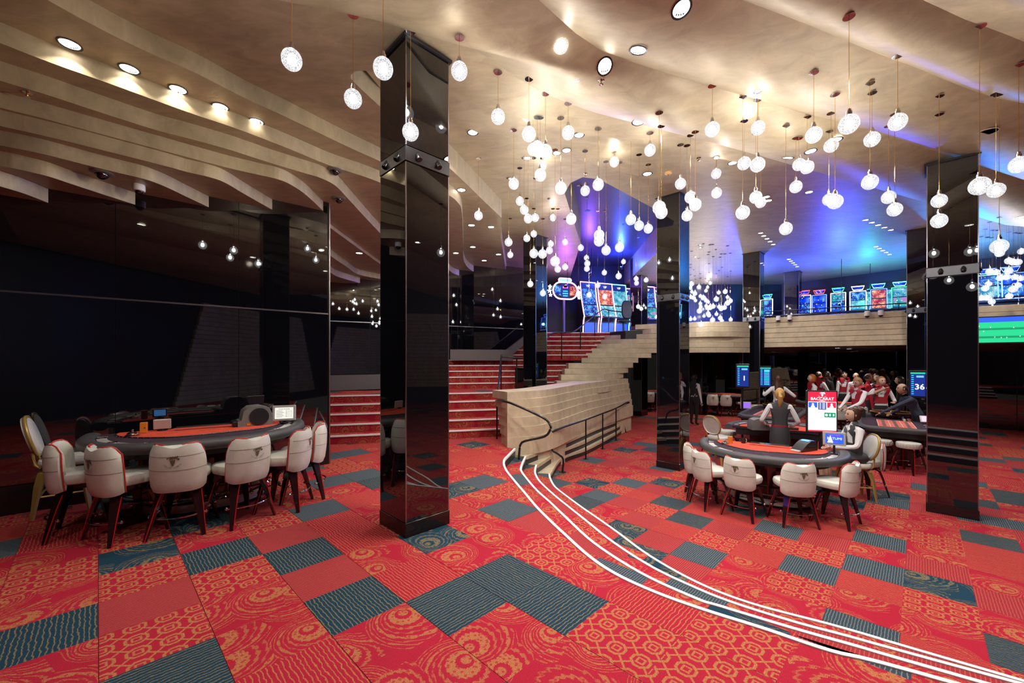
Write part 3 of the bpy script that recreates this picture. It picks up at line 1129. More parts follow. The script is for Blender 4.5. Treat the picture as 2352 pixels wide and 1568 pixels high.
# left terraces: each a slab whose front fascia follows the edge seen in the photograph
FP = [
    (4.58, [(40, -40), (109, 0), (210, 55.5), (325, 113), (450, 168), (564, 226), (660, 270), (793, 334), (868, 368), (950, 405), (1020, 442), (1050, 463), (1061, 490), (1064, 560), (1066, 600), (1085, 622), (1128, 640)]),
    (4.40, [(-150, 40), (0, 98.5), (115, 143.5), (249, 191), (430, 257), (545, 296), (660, 340), (755, 379), (870, 418), (930, 455), (980, 520), (1005, 580), (1037, 625), (1076, 638)]),
    (4.22, [(-150, 138), (0, 185), (115, 220), (249, 264), (363, 300), (430, 317), (526, 343.5), (621, 374), (698, 397), (736, 408.5), (770, 426), (797, 453.5), (836, 496), (870, 532), (920, 585), (990, 630)]),
    (4.065, [(-150, 208), (0, 247), (96, 271), (230, 307), (383, 348), (506.5, 381), (583, 399), (640, 412), (675, 428), (707, 451), (743, 485)]),
    (3.91, [(-150, 253), (0, 289), (115, 315), (249, 348), (383, 382), (430, 395), (478, 406), (516, 419), (564, 447), (626, 482)]),
    (3.76, [(-150, 306), (0, 334), (96, 353), (191, 377), (277, 398), (335, 412), (383, 430), (430, 452.5), (481, 476.5)]),
    (3.61, [(-150, 355), (0, 381), (38, 388), (107, 404), (163, 422), (239, 447), (314, 471)]),
    (3.45, [(-150, 385), (0, 427.7), (57, 445), (113, 466.5)])]
ztop = [ZA + .002] + [f[0] + .002 for f in FP]
for i, (z, px) in enumerate(FP):
    q = sm(px, z)
    if i < 3:
        poly = q + [(-7.5, 14.5), (-12, 9), (-12, q[0][1] - 3), (q[0][0] - 3, q[0][1] - 3)]
    else:
        poly = q + [tuple((on_wall(px[-1][0]) - wn * .3).to_2d()), tuple((WA - wd * 6 - wn * .3).to_2d()), tuple((WA - wd * 6 + wn * .6).to_2d())]
    slab('ceiling_terrace', poly, z, ztop[i])
# lower terraces of the side bay behind the mirror wall
for z, px, zt in ((4.15, [(735, 500), (754, 519), (797, 551), (870, 604), (905, 630), (960, 648)], 4.225), (4.0, [(720, 545), (754, 583), (797, 613), (822, 629.6), (870, 640), (900, 645)], 4.152), (3.84, [(715, 590), (754, 622), (778, 636), (827, 650)], 4.002)):
    q = sm(px, z)
    slab('ceiling_terrace', q + [(-8.5, 12.0), (-8.5, q[0][1])], z, zt)


# ================================================================ COLUMNS
def column(label, cx, cy, z0, z1, wdt=.5, band=True, rz=PI / 4, plinth=True, spots=True, group='black glass columns'):
    t = thing('column', label, 'column', (cx, cy, z0), rz, group)
    h = z1 - z0
    zb = 3.56
    a = wdt / 2
    MB().box((0, 0, h / 2), (wdt - .05, wdt - .05, h)).obj('core', M['blackplastic'], t)
    if plinth:
        MB().cbox((0, 0, .07), (wdt + .012, wdt + .012, .14), .004).obj('plinth', M['plinth'], t)
    seg = [(.145, zb - .01), (zb + .15, h)] if band and h > 4 else [(.145, h)]
    for k in range(4):
        A = Matrix.Rotation(k * PI / 2, 4, 'Z')
        for s0, s1 in seg:
            mb = MB()
            mb.xf = A
            mb.box((0, -a + .008, (s0 + s1) / 2), (wdt - .022, .016, s1 - s0))
            mb.obj('glass_panel', M['blackglass'], t)
        mb = MB()
        mb.xf = A
        for s0, s1 in seg:
            mb.box((a - .006, -a + .006, (s0 + s1) / 2), (.011, .011, s1 - s0))
        mb.obj('corner_trim', M['trim'], t)
    if band and h > 4:
        MB().cbox((0, 0, zb + .07), (wdt + .01, wdt + .01, .14), .003).obj('band', M['band'], t)
        if spots:
            for k in range(4):
                for sx in (-.115, .115):
                    mb = MB()
                    mb.xf = Matrix.Rotation(k * PI / 2, 4, 'Z') @ Matrix.Translation((sx, -a - .006, zb + .07)) @ Matrix.Rotation(-.6, 4, 'X') @ Matrix.Rotation(.35 * (1 if sx > 0 else -1), 4, 'Z')
                    mb.lathe([(.026, -.04), (.028, -.035), (.028, .05), (.024, .052), (.022, .03)], 12)
                    s = mb.obj('spotlight', M['blackmetal'], t, smooth=True)
                    mb = MB()
                    mb.xf = Matrix.Rotation(k * PI / 2, 4, 'Z') @ Matrix.Translation((sx, -a - .006, zb + .07)) @ Matrix.Rotation(PI / 2, 4, 'X')
                    mb.lathe([(.036, -.001), (.036, .003)], 16)
                    mb.obj('bezel', M['blackplastic'], s)
    MB().cbox((0, 0, h - .02), (wdt + .05, wdt + .05, .03), .002).obj('collar', M['blackplastic'], t)
    return t


column('nearest tall black glass column standing left of the white step lines', -1.0, 3.87 + .354, 0, 4.76)
column('black glass column between the stair wall and the baccarat table', 3.475, 8.53 + .354, ZL, 5.18)
column('large black glass column at the right beside the roulette stools', 6.715 - .02, 5.92 + .354, ZL, 4.66, .53)
column('distant black glass column where the curved and straight balcony fronts meet', DC.x, DC.y + .354, ZL, 5.18)
column('distant black glass column behind the large right column', EC.x, EC.y + .354, ZL, 5.18)
column('dark column under the stair wall overhang, seen left of the middle column', 5.3, 17.2, ZL, 5.9, .52, spots=False)
column('black glass column standing on the stair landing', .66, 11.75, Z1, 5.18, .48, spots=False, band=False)
column('short dark column behind the balcony rail among the slot machines', 11.2, 16.4, ZU, 5.18, .5, spots=False, band=False)
column('black lower-hall column with a side box in front of the far card table', 7.95, 17.6, ZL, 2.06, .55, spots=False, band=False)
# glossy boxes beside two columns
o = MB().cbox((0, 0, .3), (.34, .34, .62), .006).obj('side_box', M['blackglass'], loc=(.32, 11.35, Z1), rz=PI / 4)
tag(o, 'waist-high glossy black box beside the stair landing column', 'box')


# ================================================================ CHAIRS
def text_mesh(txt, size, m, name='lettering', align='CENTER', ext=.0, font_bold=False):
    c = bpy.data.curves.new('t', 'FONT')
    c.body = txt
    c.size = size
    c.align_x = align
    c.align_y = 'CENTER'
    c.extrude = ext
    c.resolution_u = 2
    if font_bold:
        c.offset = size * .018
    o = bpy.data.objects.new('t', c)
    COL.objects.link(o)
    dg = bpy.context.evaluated_depsgraph_get()
    me = bpy.data.meshes.new_from_object(o.evaluated_get(dg))
    bpy.data.objects.remove(o)
    bpy.data.curves.remove(c)
    me.name = name
    me.materials.clear()
    me.materials.append(m)
    return me


def emblem_mesh():
    """horned ram's head print with the house name on an arc below, in the XZ plane facing -Y"""
    mb = MB()
    def fan(P):
        mb.add([(x, 0, z) for x, z in P], [list(range(len(P)))])
    fan([(-.016, .006), (.018, .010), (.012, -.014), (.003, -.034), (-.004, -.034), (-.012, -.012)])
    for k in range(4):                                     # crest lobes
        cx = -.012 + .013 * k
        fan([(cx + .0065 * math.cos(t) + .006 * math.sin(t) * .6, .024 + .004 * k * .3 + .012 * math.sin(t)) for t in [i * PI / 5 for i in range(10)]])
    pts = [(-.020 + -.014 * math.cos(t) * (1 - t / 9), .016 + .014 * math.sin(t) * (1 - t / 9)) for t in [i * .55 for i in range(11)]]
    a, b = [], []
    for i, p in enumerate(pts):
        q = Vector(pts[min(i + 1, 10)]) - Vector(pts[max(i - 1, 0)])
        q.normalize()
        w_ = .0034 * (1 - i / 14)
        a.append((p[0] - q.y * w_, 0, p[1] + q.x * w_))
        b.append((p[0] + q.y * w_, 0, p[1] - q.x * w_))
    mb.strip(a, b)
    fan([(.036 + .008 * math.cos(t), .014 + .008 * math.sin(t)) for t in [i * PI / 5 for i in range(10)]])
    T = 'CASINO IVERIA'
    for i, ch in enumerate(T):
        if ch == ' ':
            continue
        me = text_mesh(ch, .0165, M['emblem'])
        th = (i - (len(T) - 1) / 2) * .155
        for_m = Matrix.Translation((.062 * math.sin(th), 0, .012 - .062 * math.cos(th))) @ Matrix.Rotation(-th, 4, 'Y') @ Matrix.Rotation(PI / 2, 4, 'X')
        b0 = mb.add([for_m @ v.co for v in me.vertices], [])
        for p in me.polygons:
            mb.f.append([b0 + v for v in p.vertices])
            mb.m.append(0)
        bpy.data.meshes.remove(me)
    for v in mb.v:
        v *= 1.25
    return mb.mesh('emblem', M['emblem'])


EMB = emblem_mesh()


def back_y(s):
    return -.215 + .115 * abs(s) ** 2.4


def back_x(s):
    return .197 * math.sin(s * 1.35) / math.sin(1.35)


def back_top(s):
    c = abs(s)
    hump = .885 - .035 * math.exp(-(s / .3) ** 2)
    edge = max(0, (c - .72) / .28)
    return hump - .075 * edge ** 2.2


def legs(t, zt=.50, top=.13, foot=.215, stripe=True, m='legwood'):
    for sx in (-1, 1):
        for sy in (-1, 1):
            d = Vector((sx, sy, 0)).normalized()
            tn = Vector((-d.y, d.x, 0))
            rings = []
            for z, rad, hw, th in ((zt, top * .6, .034, .035), (zt - .05, top + .02, .042, .034), (zt - .18, top + .055, .033, .03), (0, foot + .035, .016, .02)):
                c = d * (rad * 1.28) + Vector((0, 0, z))
                rings.append([c + tn * hw + d * th * .5, c - tn * hw + d * th * .5, c - tn * hw - d * th * .5, c + tn * hw - d * th * .5])
            l = MB().loft(rings[::-1]).obj('leg', M[m], t)
            if stripe:
                mb = MB()
                mb.tube([r[0] + d * .0005 for r in rings[1:]], [.0055, .005, .004], 6)
                tag(mb.obj('stripe', M['legred'], l), 'red lacquered stripe')


def chrome_ring(t, r=.262, z=.2):
    for a0 in (-.32 * PI, .68 * PI):
        pts = [(r * math.cos(a0 + i * .64 * PI / 12 + PI / 2), r * math.sin(a0 + i * .64 * PI / 12 + PI / 2), z) for i in range(13)]
        mb = MB()
        mb.tube(pts, .009, 8)
        mb.ball(pts[0], .017, 10, 8)
        mb.ball(pts[-1], .017, 10, 8)
        mb.obj('foot_bar', M['chrome'], t, smooth=True)


def cushion(w, d, z0, z1, yo=0, n=24, pw=3.2):
    def ring(k, z):
        out = []
        for i in range(n):
            a = 2 * PI * i / n
            c, s = math.cos(a), math.sin(a)
            out.append(Vector((k * w / 2 * math.copysign(abs(c) ** (2 / pw), c), yo + k * d / 2 * math.copysign(abs(s) ** (2 / pw), s), z)))
        return out
    h = z1 - z0
    return [ring(.82, z0), ring(.95, z0 + h * .12), ring(1, z0 + h * .4), ring(1, z0 + h * .6), ring(.96, z0 + h * .85), ring(.86, z1 - h * .03), ring(.5, z1), ring(.05, z1 + .004)]


def make_chair():
    t = thing('casino_chair', 'x', 'chair')
    MB().loft(cushion(.42, .44, .50, .615, .02)).obj('seat', M['leather'], t, smooth=True)
    NS, NZ = 16, 9
    S_ = [-1 + 2 * i / NS for i in range(NS + 1)]
    out, inn = [], []
    zb = .43
    for j in range(NZ + 1):
        ro, ri = [], []
        for s in S_:
            tp = back_top(s)
            q = j / NZ
            bz = zb + .03 * (abs(s) ** 6)
            z = bz + (tp - bz) * q
            lean = -.03 * (z - zb) / .45
            taper = 1 - .05 * max(0, q - .75) / .25
            x, y = back_x(s) * taper, back_y(s) + lean
            nx, ny = math.sin(s * 1.0) * .9, -math.cos(s * 1.0)
            th = .03 * (1 if .05 < q < .93 else .55)
            puff = .012 * math.sin(PI * q)
            ro.append(Vector((x + nx * (th + puff), y + ny * (th + puff), z)))
            ri.append(Vector((x - nx * th, y - ny * th, z)))
        out.append(ro)
        inn.append(ri)
    mb = MB()
    rings = []
    for ro, ri in zip(out, inn):
        rings.append(ro + ri[::-1])
    mb.loft(rings)
    bk = mb.obj('backrest', M['leather'], t, smooth=True)
    mb = MB()                                              # red piping round the front rim of the back
    path = [r[0] * .5 + q[0] * .5 + Vector((-.012, .002, 0)) for r, q in zip(out, inn)] + [a * .5 + b * .5 + Vector((0, 0, .008)) for a, b in zip(out[-1], inn[-1])][1:-1] + [r[-1] * .5 + q[-1] * .5 + Vector((.012, .002, 0)) for r, q in zip(out[::-1], inn[::-1])]
    mb.tube(path, .0065, 6)
    tag(mb.obj('piping', M['piping'], bk, smooth=True), 'red piping')
    for zc in (.655, .785):
        pts = []
        for i, s in enumerate(S_):
            col = [r[i] for r in out]
            zt_ = zc - .012 * (1 - abs(s))
            for lo, hi in zip(col, col[1:]):
                if lo.z <= zt_ <= hi.z:
                    pts.append(lo + (hi - lo) * ((zt_ - lo.z) / (hi.z - lo.z)) + Vector((math.sin(s) * .9, -math.cos(s), 0)) * .0005)
                    break
        mb = MB()
        mb.tube(pts, .0022, 5)
        mb.obj('seam', M['seam'], bk)
    mobj('emblem', EMB, bk, (0, back_y(0) - .0655, .735), 0)
    MB().lathe([(.15, .455), (.16, .465), (.16, .495), (.15, .502)], 20).obj('swivel_plate', M['blackmetal'], t, smooth=True)
    legs(t, .47)
    chrome_ring(t)
    return t


CH = make_chair()
_first = [True]


def place(proto, flag, loc, rz, label, group):
    if flag[0]:
        flag[0] = False
        proto.location = loc
        proto.rotation_euler = (0, 0, rz)
        tag(proto, label, None, group)
        return proto
    return dup(proto, loc, rz, label, group)


def face(loc, target, proto, flag, label, group, back=.18):
    d = (Vector(target) - Vector(loc))
    d.z = 0
    d.normalize()
    p = Vector(loc) + d * back
    return place(proto, flag, p, math.atan2(d.y, d.x) - PI / 2, label, group)


# left table geometry
TL, TR = pz(184, 1003, .87), pz(695, 965, .87)
ML = (TL + TR) / 2
ML.z = 0
e1 = (TR - TL)
e1.z = 0
e1.normalize()
e2 = Vector((e1.y, -e1.x, 0))
QL = ML + e2 * .38
ML = ML - e2 * .16
gl = 'white chairs round the left poker table'
for (x, y), lb in zip([(134, 1229), (235, 1244), (406, 1231), (577, 1198), (692, 1161), (732, 1135)],
                      ['white leather casino chair at the far left end of the left poker table', 'white leather casino chair second from the left at the left poker table, turned right', 'white leather casino chair in the front middle of the left poker table', 'white leather casino chair right of the middle at the left poker table, turned left', 'white leather casino chair fifth along the left poker table, below the printed sign', 'white leather casino chair at the right end of the left poker table, nearest the stairs']):
    face(pz(x, y, 0), QL, CH, _first, lb, gl)
# right baccarat table geometry
ZT = ZL + .87
AL, AR = pz(1607, 1008, ZT), pz(1955, 1042, ZT)
MR = (AL + AR) / 2
MR.z = ZL
f1 = AR - AL
f1.z = 0
f1.normalize()
f2 = Vector((f1.y, -f1.x, 0))
QR = MR + f2 * .38
MR = MR - f2 * .16
gr_ = 'white chairs round the front card table on the lower floor'
for (x, y), lb in zip([(1583, 1140), (1608, 1163), (1695, 1190), (1837, 1211), (1955, 1209), (2004, 1133)],
                      ['white leather casino chair seen edge-on beside the middle black column', 'white leather casino chair second from the column at the lower card table', 'white leather casino chair third from the column at the lower card table', 'white leather casino chair front and centre at the lower card table', 'white leather casino chair in the front right corner of the lower card table', 'white leather casino chair behind the seated dealer']):
    face(pz(x, y, ZL), QR, CH, _first, lb, gr_)


# ---- dealer chairs with gilt frames
def make_dealer():
    t = thing('dealer_chair', 'x', 'chair')
    MB().loft(cushion(.44, .44, .52, .61, .02)).obj('seat', M['leather'], t, smooth=True)
    mb = MB()
    rings = []
    for y, k in ((-.012, .94), (-.03, 1), (.012, 1), (.03, .9)):
        rings.append([Vector((.195 * k * math.copysign(abs(math.cos(a)) ** .75, math.cos(a)), -.235 + y - .05 * (math.sin(a)), .86 + .20 * k * math.sin(a))) for a in [2 * PI * i / 28 for i in range(28)]])
    mb.loft(rings)
    bk = mb.obj('backrest', M['leather'], t, smooth=True)
    mb = MB()
    mb.tube([Vector((.2 * math.copysign(abs(math.cos(a)) ** .75, math.cos(a)), -.235 - .05 * math.sin(a), .86 + .208 * math.sin(a))) for a in [2 * PI * i / 28 for i in range(28)]], .017, 8, closed=True, up=(0, 1, 0))
    tag(mb.obj('frame', M['gold'], bk, smooth=True), 'gilt wooden back frame')
    for sx in (-1, 1):
        MB().tube([(sx * .13, -.22, .69), (sx * .14, -.2, .56), (sx * .14, -.16, .52)], .014, 6).obj('back_support', M['gold'], t)
    legs(t, .52, .14, .2, False, 'gold')
    for a, b in (((-.17, -.17), (.17, -.17)), ((.17, -.17), (.17, .17)), ((.17, .17), (-.17, .17)), ((-.17, .17), (-.17, -.17))):
        MB().tube([(a[0], a[1], .22), (b[0], b[1], .22)], .011, 6).obj('stretcher', M['gold'], t)
    return t


DCH = make_dealer()
_fd = [True]
place(DCH, _fd, (-5.0, 4.6, 0), math.radians(-48), 'gilt-framed dealer chair with oval white back between the left table and the mirror wall', 'gilt dealer chairs')
DEAL = pz(1985, 1150, ZL)
place(DCH, _fd, (5.74, 6.9, ZL), math.radians(75), 'gilt-framed dealer chair under the seated dealer in the charcoal vest', 'gilt dealer chairs')
p = pz(1650, 1062, ZL)
place(DCH, _fd, (p.x, p.y, ZL), math.radians(-60), 'gilt-framed dealer chair left of the lower card table, seen from the side', 'gilt dealer chairs')


# ---- round stools
def make_stool():
    t = thing('round_stool', 'x', 'stool')
    MB().lathe([(.14, .50), (.185, .51), (.195, .53), (.195, .60), (.185, .615), (.12, .62), (.01, .622)], 24).obj('seat', M['leather'], t, smooth=True)
    mb = MB()
    for k in range(24):
        a = 2 * PI * (k + .5) / 24
        mb.tube([(.1965 * math.cos(a), .1965 * math.sin(a), .525), (.1965 * math.cos(a), .1965 * math.sin(a), .6)], .002, 4)
    mb.obj('pleats', M['seam'], t)
    mb = MB()
    mb.tube([(.05 * math.cos(a), -.205 - .01 * math.sin(a), .53 + .085 * math.sin(a)) for a in [PI * i / 10 for i in range(11)]], .005, 6)
    mb.obj('handle', M['chrome'], t, smooth=True)
    legs(t, .50, .11, .19)
    chrome_ring(t, .215, .2)
    return t


ST = make_stool()
_fs = [True]
# ================================================================ GAME TABLES


def arc(a, b, n=40, t0=0, t1=PI, ex=2.35):
    out = []
    for i in range(n + 1):
        t = t0 + (t1 - t0) * i / n
        c, s = math.cos(t), math.sin(t)
        out.append((a * math.copysign(abs(c) ** (2 / ex), c), b * abs(s) ** (2 / ex)))
    return out


def card_table(label, loc, rz, z=.87, led=True):
    t = thing('card_table', label, 'card table', loc, rz, 'half-moon card tables')
    a, b = 1.0, 1.1
    P = arc(a, b)
    mb = MB()
    path = [(x, y, z - .045) for x, y in P]
    path = [(a, -.05, z - .045)] + path[1:-1] + [(-a, -.05, z - .045)]
    rings = []
    for i, p_ in enumerate(path):
        p_ = Vector(p_)
        q = Vector(path[min(i + 1, len(path) - 1)]) - Vector(path[max(i - 1, 0)])
        q.normalize()
        nrm = Vector((q.y, -q.x, 0))
        rings.append([p_ + nrm * (.075 * math.copysign(abs(math.cos(u)) ** .8, math.cos(u))) + Vector((0, 0, .055 * math.copysign(abs(math.sin(u)) ** .8, math.sin(u)))) for u in [2 * PI * k / 14 for k in range(14)]])
    mb.loft(rings)
    mb.obj('padded_rail', M['rail'], t, smooth=True)
    inn = arc(a - .06, b - .06)
    MB().prism([(a - .06, -.05)] + inn[1:-1] + [(-a + .06, -.05)], z - .07, z - .022).obj('table_top', M['feltdark'], t)
    # metal chip cups all along the rail
    mb = MB()
    m1, m2 = arc(a - .075, b - .075, 44, .10, PI - .10), arc(a - .155, b - .15, 44, .12, PI - .12)
    mb.strip([(x, y, z - .0185) for x, y in m1], [(x, y, z - .0185) for x, y in m2])
    mb.strip([(x, y, z - .022) for x, y in m2], [(x, y, z - .0185) for x, y in m2])
    cupr = mb.obj('betting_rail', M['silver'], t)
    for k in range(7):
        u = .22 + (PI - .44) * k / 6
        c = arc(a - .115, b - .112, 1, u, u)[0]
        mb = MB()
        mb.lathe([(.045, 0), (.045, .006), (.036, .006), (.03, .001), (.004, .001)], 18, (c[0], c[1], z - .018))
        mb.obj('cup_holder', M['chrome'], cupr, smooth=True)
    # red gaming layout with a wavy front edge
    fe = [(.78, -.04)] + arc(.79, .60, 36, .03, PI - .03, 2.2) + [(-.78, -.04)]
    fe = [(x, y + (.03 * math.sin(x * 7) if y > .05 else 0)) for x, y in fe]
    MB().prism(fe, z - .03, z - .012).obj('gaming_felt', M['felt'], t)
    mb = MB()
    mb.tube([(x * 1.012, y * 1.015, z - .016) for x, y in fe[1:-1]], .008, 6)
    edge = mb.obj('felt_edge', M['blackplastic'], t, smooth=True)
    if led:
        mb = MB()
        for x, y in arc(.82, .63, 30, .25, PI - .25, 2.2):
            mb.ball((x, y + .03 * math.sin(x * 7), z - .012), .0055, 6, 4)
        mb.obj('edge_studs', M['chrome'], edge)
    MB().prism([(.86, -.03)] + arc(.86, .84, 30)[1:-1] + [(-.86, -.03)], z - .2, z - .07).obj('apron', M['blackplastic'], t)
    # panelled pedestal with red strips
    pb = [(.6, .05)] + arc(.6, .62, 24)[1:-1] + [(-.6, .05)]
    ped = MB().prism(pb, .1, z - .2).obj('pedestal', M['mahogany'], t)
    for u in (.25, .75, 1.25, 1.57, 1.9, 2.4, 2.9):
        x, y = arc(.603, .623, 1, u, u)[0]
        MB().tube([(x, y, .1), (x, y, z - .2)], .007, 6).obj('strip', M['legred'], ped)
    MB().prism([(.66, 0)] + arc(.66, .68, 24)[1:-1] + [(-.66, 0)], 0, .035).obj('plinth', M['plinth'], t)
    mb = MB()
    q = arc(.645, .665, 24)
    mb.strip([(x, y, .035) for x, y in q], [(x, y, .115) for x, y in q])
    mb.strip([(x * .97, y * .97, .115) for x, y in q], [(x, y, .115) for x, y in q][::1])
    mb.obj('kick_plate', M['silver'], t)
    mb = MB()
    mb.tube([(x, y, .24) for x, y in arc(.82, .86, 36, .12, PI - .12)], .016, 8)
    fr = mb.obj('foot_rail', M['chrome'], t, smooth=True)
    for u in (.3, .9, 1.57, 2.2, 2.85):
        x, y = arc(.82, .86, 1, u, u)[0]
        mb = MB()
        mb.tube([(x, y, .24), (x * .92, y * .92, .22), (x * .78, y * .78, .17)], .01, 6)
        mb.obj('bracket', M['chrome'], fr, smooth=True)
    # chip tray let into the dealer's side
    tr = MB().box((0, .06, z - .004), (.56, .16, .02)).obj('chip_tray', M['blackplastic'], t)
    MB().box((0, .145, z + .006), (.58, .018, .024)).obj('tray_bar', M['chrome'], tr)
    MB().box((0, .06, z + .012), (.55, .14, .006)).obj('tray_lid', mat('smoked_lid', (.08, .07, .06), .08, metal=.3), tr)
    # printed house name in front of the dealer
    me = text_mesh('CASINO IVERIA', .035, M['brass'])
    mobj('house_name', me, t, (.0, .76, z - .0205), PI)
    return t


card_table('half-moon card table with black padded rail and orange-red felt by the left mirror wall', tuple(ML), math.atan2(e2.y, e2.x) - PI / 2)
card_table('half-moon card table with black rail in front of the seated dealer', tuple(MR), math.atan2(f2.y, f2.x) - PI / 2)
T3 = pz(1800, 990, ZT)
card_table('half-moon card table in front of the standing blonde dealer', (T3.x + .2, T3.y + .35, ZL), math.radians(-36), led=False)


# ================================================================ CEILING FIXTURES
trees = [BVHTree.FromPolygons([v.co.copy() for v in o.data.vertices], [list(p.vertices) for p in o.data.polygons]) for o in CEIL]


def ceil_z(x, y, z):
    best = 9
    for t in trees:
        h = t.ray_cast(Vector((x, y, z)), Vector((0, 0, 1)))
        if h[0] is not None and h[0].z < best:
            best = h[0].z
    return best if best < 9 else 5.16


NRM = [Vector((0, 0, -1))]


def ceil_hit(x, y):
    """point on the ceiling seen at a photo position"""
    d = at(x, y, 1.0) - Vector((0, 0, H))
    d.normalize()
    best = None
    for t in trees:
        h = t.ray_cast(Vector((0, 0, H)), d)
        if h[0] is not None and (best is None or h[3] < best[1]):
            best = (h[0], h[3], h[1])
    NRM[0] = Vector((0, 0, -1))
    if best:
        n_ = best[2]
        NRM[0] = n_ if n_.z < 0 else -n_
    return best[0] if best else pz(x, y, 5.1)


# ---- pendants
def pendant_proto():
    t = thing('pendant_lamp', 'x', 'pendant lamp')
    mb = MB()
    mb.ball((0, 0, 0), .075, 18, 12, sc=(1, 1, 1.06))
    g = mb.obj('globe', M['globe'], t, smooth=True)
    MB().ball((0, 0, .008), .026, 10, 8, sc=(1, 1, 1.35)).obj('filament', M['bulb'], g, smooth=True)
    MB().lathe([(.012, .07), (.022, .078), (.022, .105), (.015, .112), (.015, .128), (.006, .134)], 12).obj('socket', M['chrome'], t, smooth=True)
    MB().tube([(0, 0, 0), (0, 0, 1)], .0022, 5).obj('cord', M['brass'], t)
    MB().lathe([(.045, -.008), (.045, -.002), (.02, 0)], 14).obj('canopy', M['chrome'], t, smooth=True)
    return t


PEN = pendant_proto()
PNEAR = [(670, 137, 48), (811, 227, 41), (880, 157, 46), (943, 303, 38), (1055, 163, 38), (1288, 103, 36), (1327, 168, 33), (1144, 268, 32)]
PMID = [(1211, 265, 26), (1215, 308, 32), (1305, 305, 29), (1224, 343, 26), (1234, 338, 27), (1253, 348, 30), (1246, 380, 20), (1241, 402, 27), (1180, 422, 24), (1288, 432, 27), (1344, 438, 22), (1374, 424, 26), (1194, 462, 19), (1204, 482, 20), (1213, 502, 20), (1229, 500, 18), (1270, 500, 15), (1312, 503, 24),
        (1099, 495, 20), (1168, 556, 18), (1172, 585, 14), (1210, 547, 16), (1226, 537, 15), (1226, 582, 20), (1246, 583, 20), (1262, 575, 16), (1265, 560, 14), (1275, 600, 22), (1281, 618, 15), (1298, 556, 14), (1298, 613, 14), (1334, 569, 14), (1347, 592, 12), (1349, 605, 14), (1348, 617, 13), (1376, 540, 24), (1376, 553, 24), (1392, 575, 21), (1423, 568, 21),
        (1449, 504, 24), (1468, 518, 22), (1489, 525, 21), (1432, 601, 11), (1421, 634, 14), (1388, 626, 12), (1514, 477, 30), (1519, 488, 28), (1461, 640, 11), (1462, 650, 11), (1484, 643, 11), (1218, 652, 14), (1247, 673, 14), (1411, 372, 22), (1426, 377, 20), (1493, 345, 26), (1329, 675, 14), (1353, 677, 12), (1389, 681, 12), (1373, 655, 12), (1466, 704, 10), (1473, 709, 9), (1508, 728, 9)]
PRIGHT = [(1563, 422, 25), (1586, 453, 27), (1597, 470, 28), (1578, 495, 25), (1645, 399, 23), (1646, 443, 24), (1636, 297, 33), (1721, 256, 31), (1741, 294, 32), (1709, 375, 30), (1740, 378, 34), (1736, 453, 29), (1747, 465, 25), (1706, 488, 32), (1835, 378, 29), (1854, 384, 31), (1828, 429, 29), (1869, 310, 38), (1909, 334, 33), (1904, 458, 30), (1918, 463, 36), (1950, 285, 47), (2003, 320, 37), (1998, 418, 38), (2041, 453, 33), (2055, 481, 35), (2062, 280, 43), (1805, 525, 30), (2157, 461, 36), (2157, 507, 38), (2250, 427, 49), (2288, 437, 41), (2340, 378, 46)]
PFARR = [(2295, 566, 41), (2296, 581, 22), (2346, 577, 18), (2317, 599, 19), (2328, 602, 19), (2338, 602, 19), (2273, 624, 18), (2288, 625, 17), (2317, 622, 19), (2298, 638, 18), (2312, 636, 18), (2331, 636, 17), (2344, 639, 17), (2270, 652, 16), (2263, 662, 17), (2338, 655, 17), (2327, 664, 20), (2254, 684, 16), (2267, 684, 16), (2318, 680, 17), (2278, 693, 16), (2280, 708, 17), (2281, 725, 17), (2340, 706, 19)]
PFAR = [(1480 + a / 11.2, 640 + b / 11.2, 9.6) for a, b in [(1215, 130), (1180, 230), (1405, 215), (1220, 335), (1695, 115), (1625, 220), (1585, 310), (1915, 355), (1850, 525), (1440, 445), (1260, 490), (1315, 560), (1515, 490), (1590, 560), (1645, 600), (1440, 640), (1450, 720), (1415, 830), (1590, 700), (1610, 760), (1690, 740), (1770, 710), (1925, 720), (1975, 770), (2060, 740), (2140, 475), (2140, 625), (2210, 570), (1640, 900), (1660, 940), (1535, 960), (1855, 910), (1950, 1010), (1995, 1090), (1755, 1060), (2220, 1050), (1190, 1040), (1295, 1030), (1455, 1180), (1190, 470), (1660, -70), (1300, 380), (2080, 330)]]
_fp = [True]


def hang(x, y, wpx, label, group):
    k = (x - CX) / F
    Y = F * .15 / (wpx / math.sqrt(1 + .55 * k * k))
    if y < 300:
        Y = min(Y, 6.5)
    p = at(x, y, Y)
    cz = ceil_z(p.x, p.y, p.z + .16)
    while cz - p.z < .2 and Y > 1.5:
        Y *= .95
        p = at(x, y, Y)
        cz = ceil_z(p.x, p.y, p.z + .16)
    o = place(PEN, _fp, p, R.random() * 6, label, group)
    for c in o.children:
        if c.name.startswith('cord'):
            c.location = (0, 0, .13)
            c.scale = (1, 1, cz - p.z - .13)
        elif c.name.startswith('canopy'):
            c.location = (0, 0, cz - p.z)
    return p


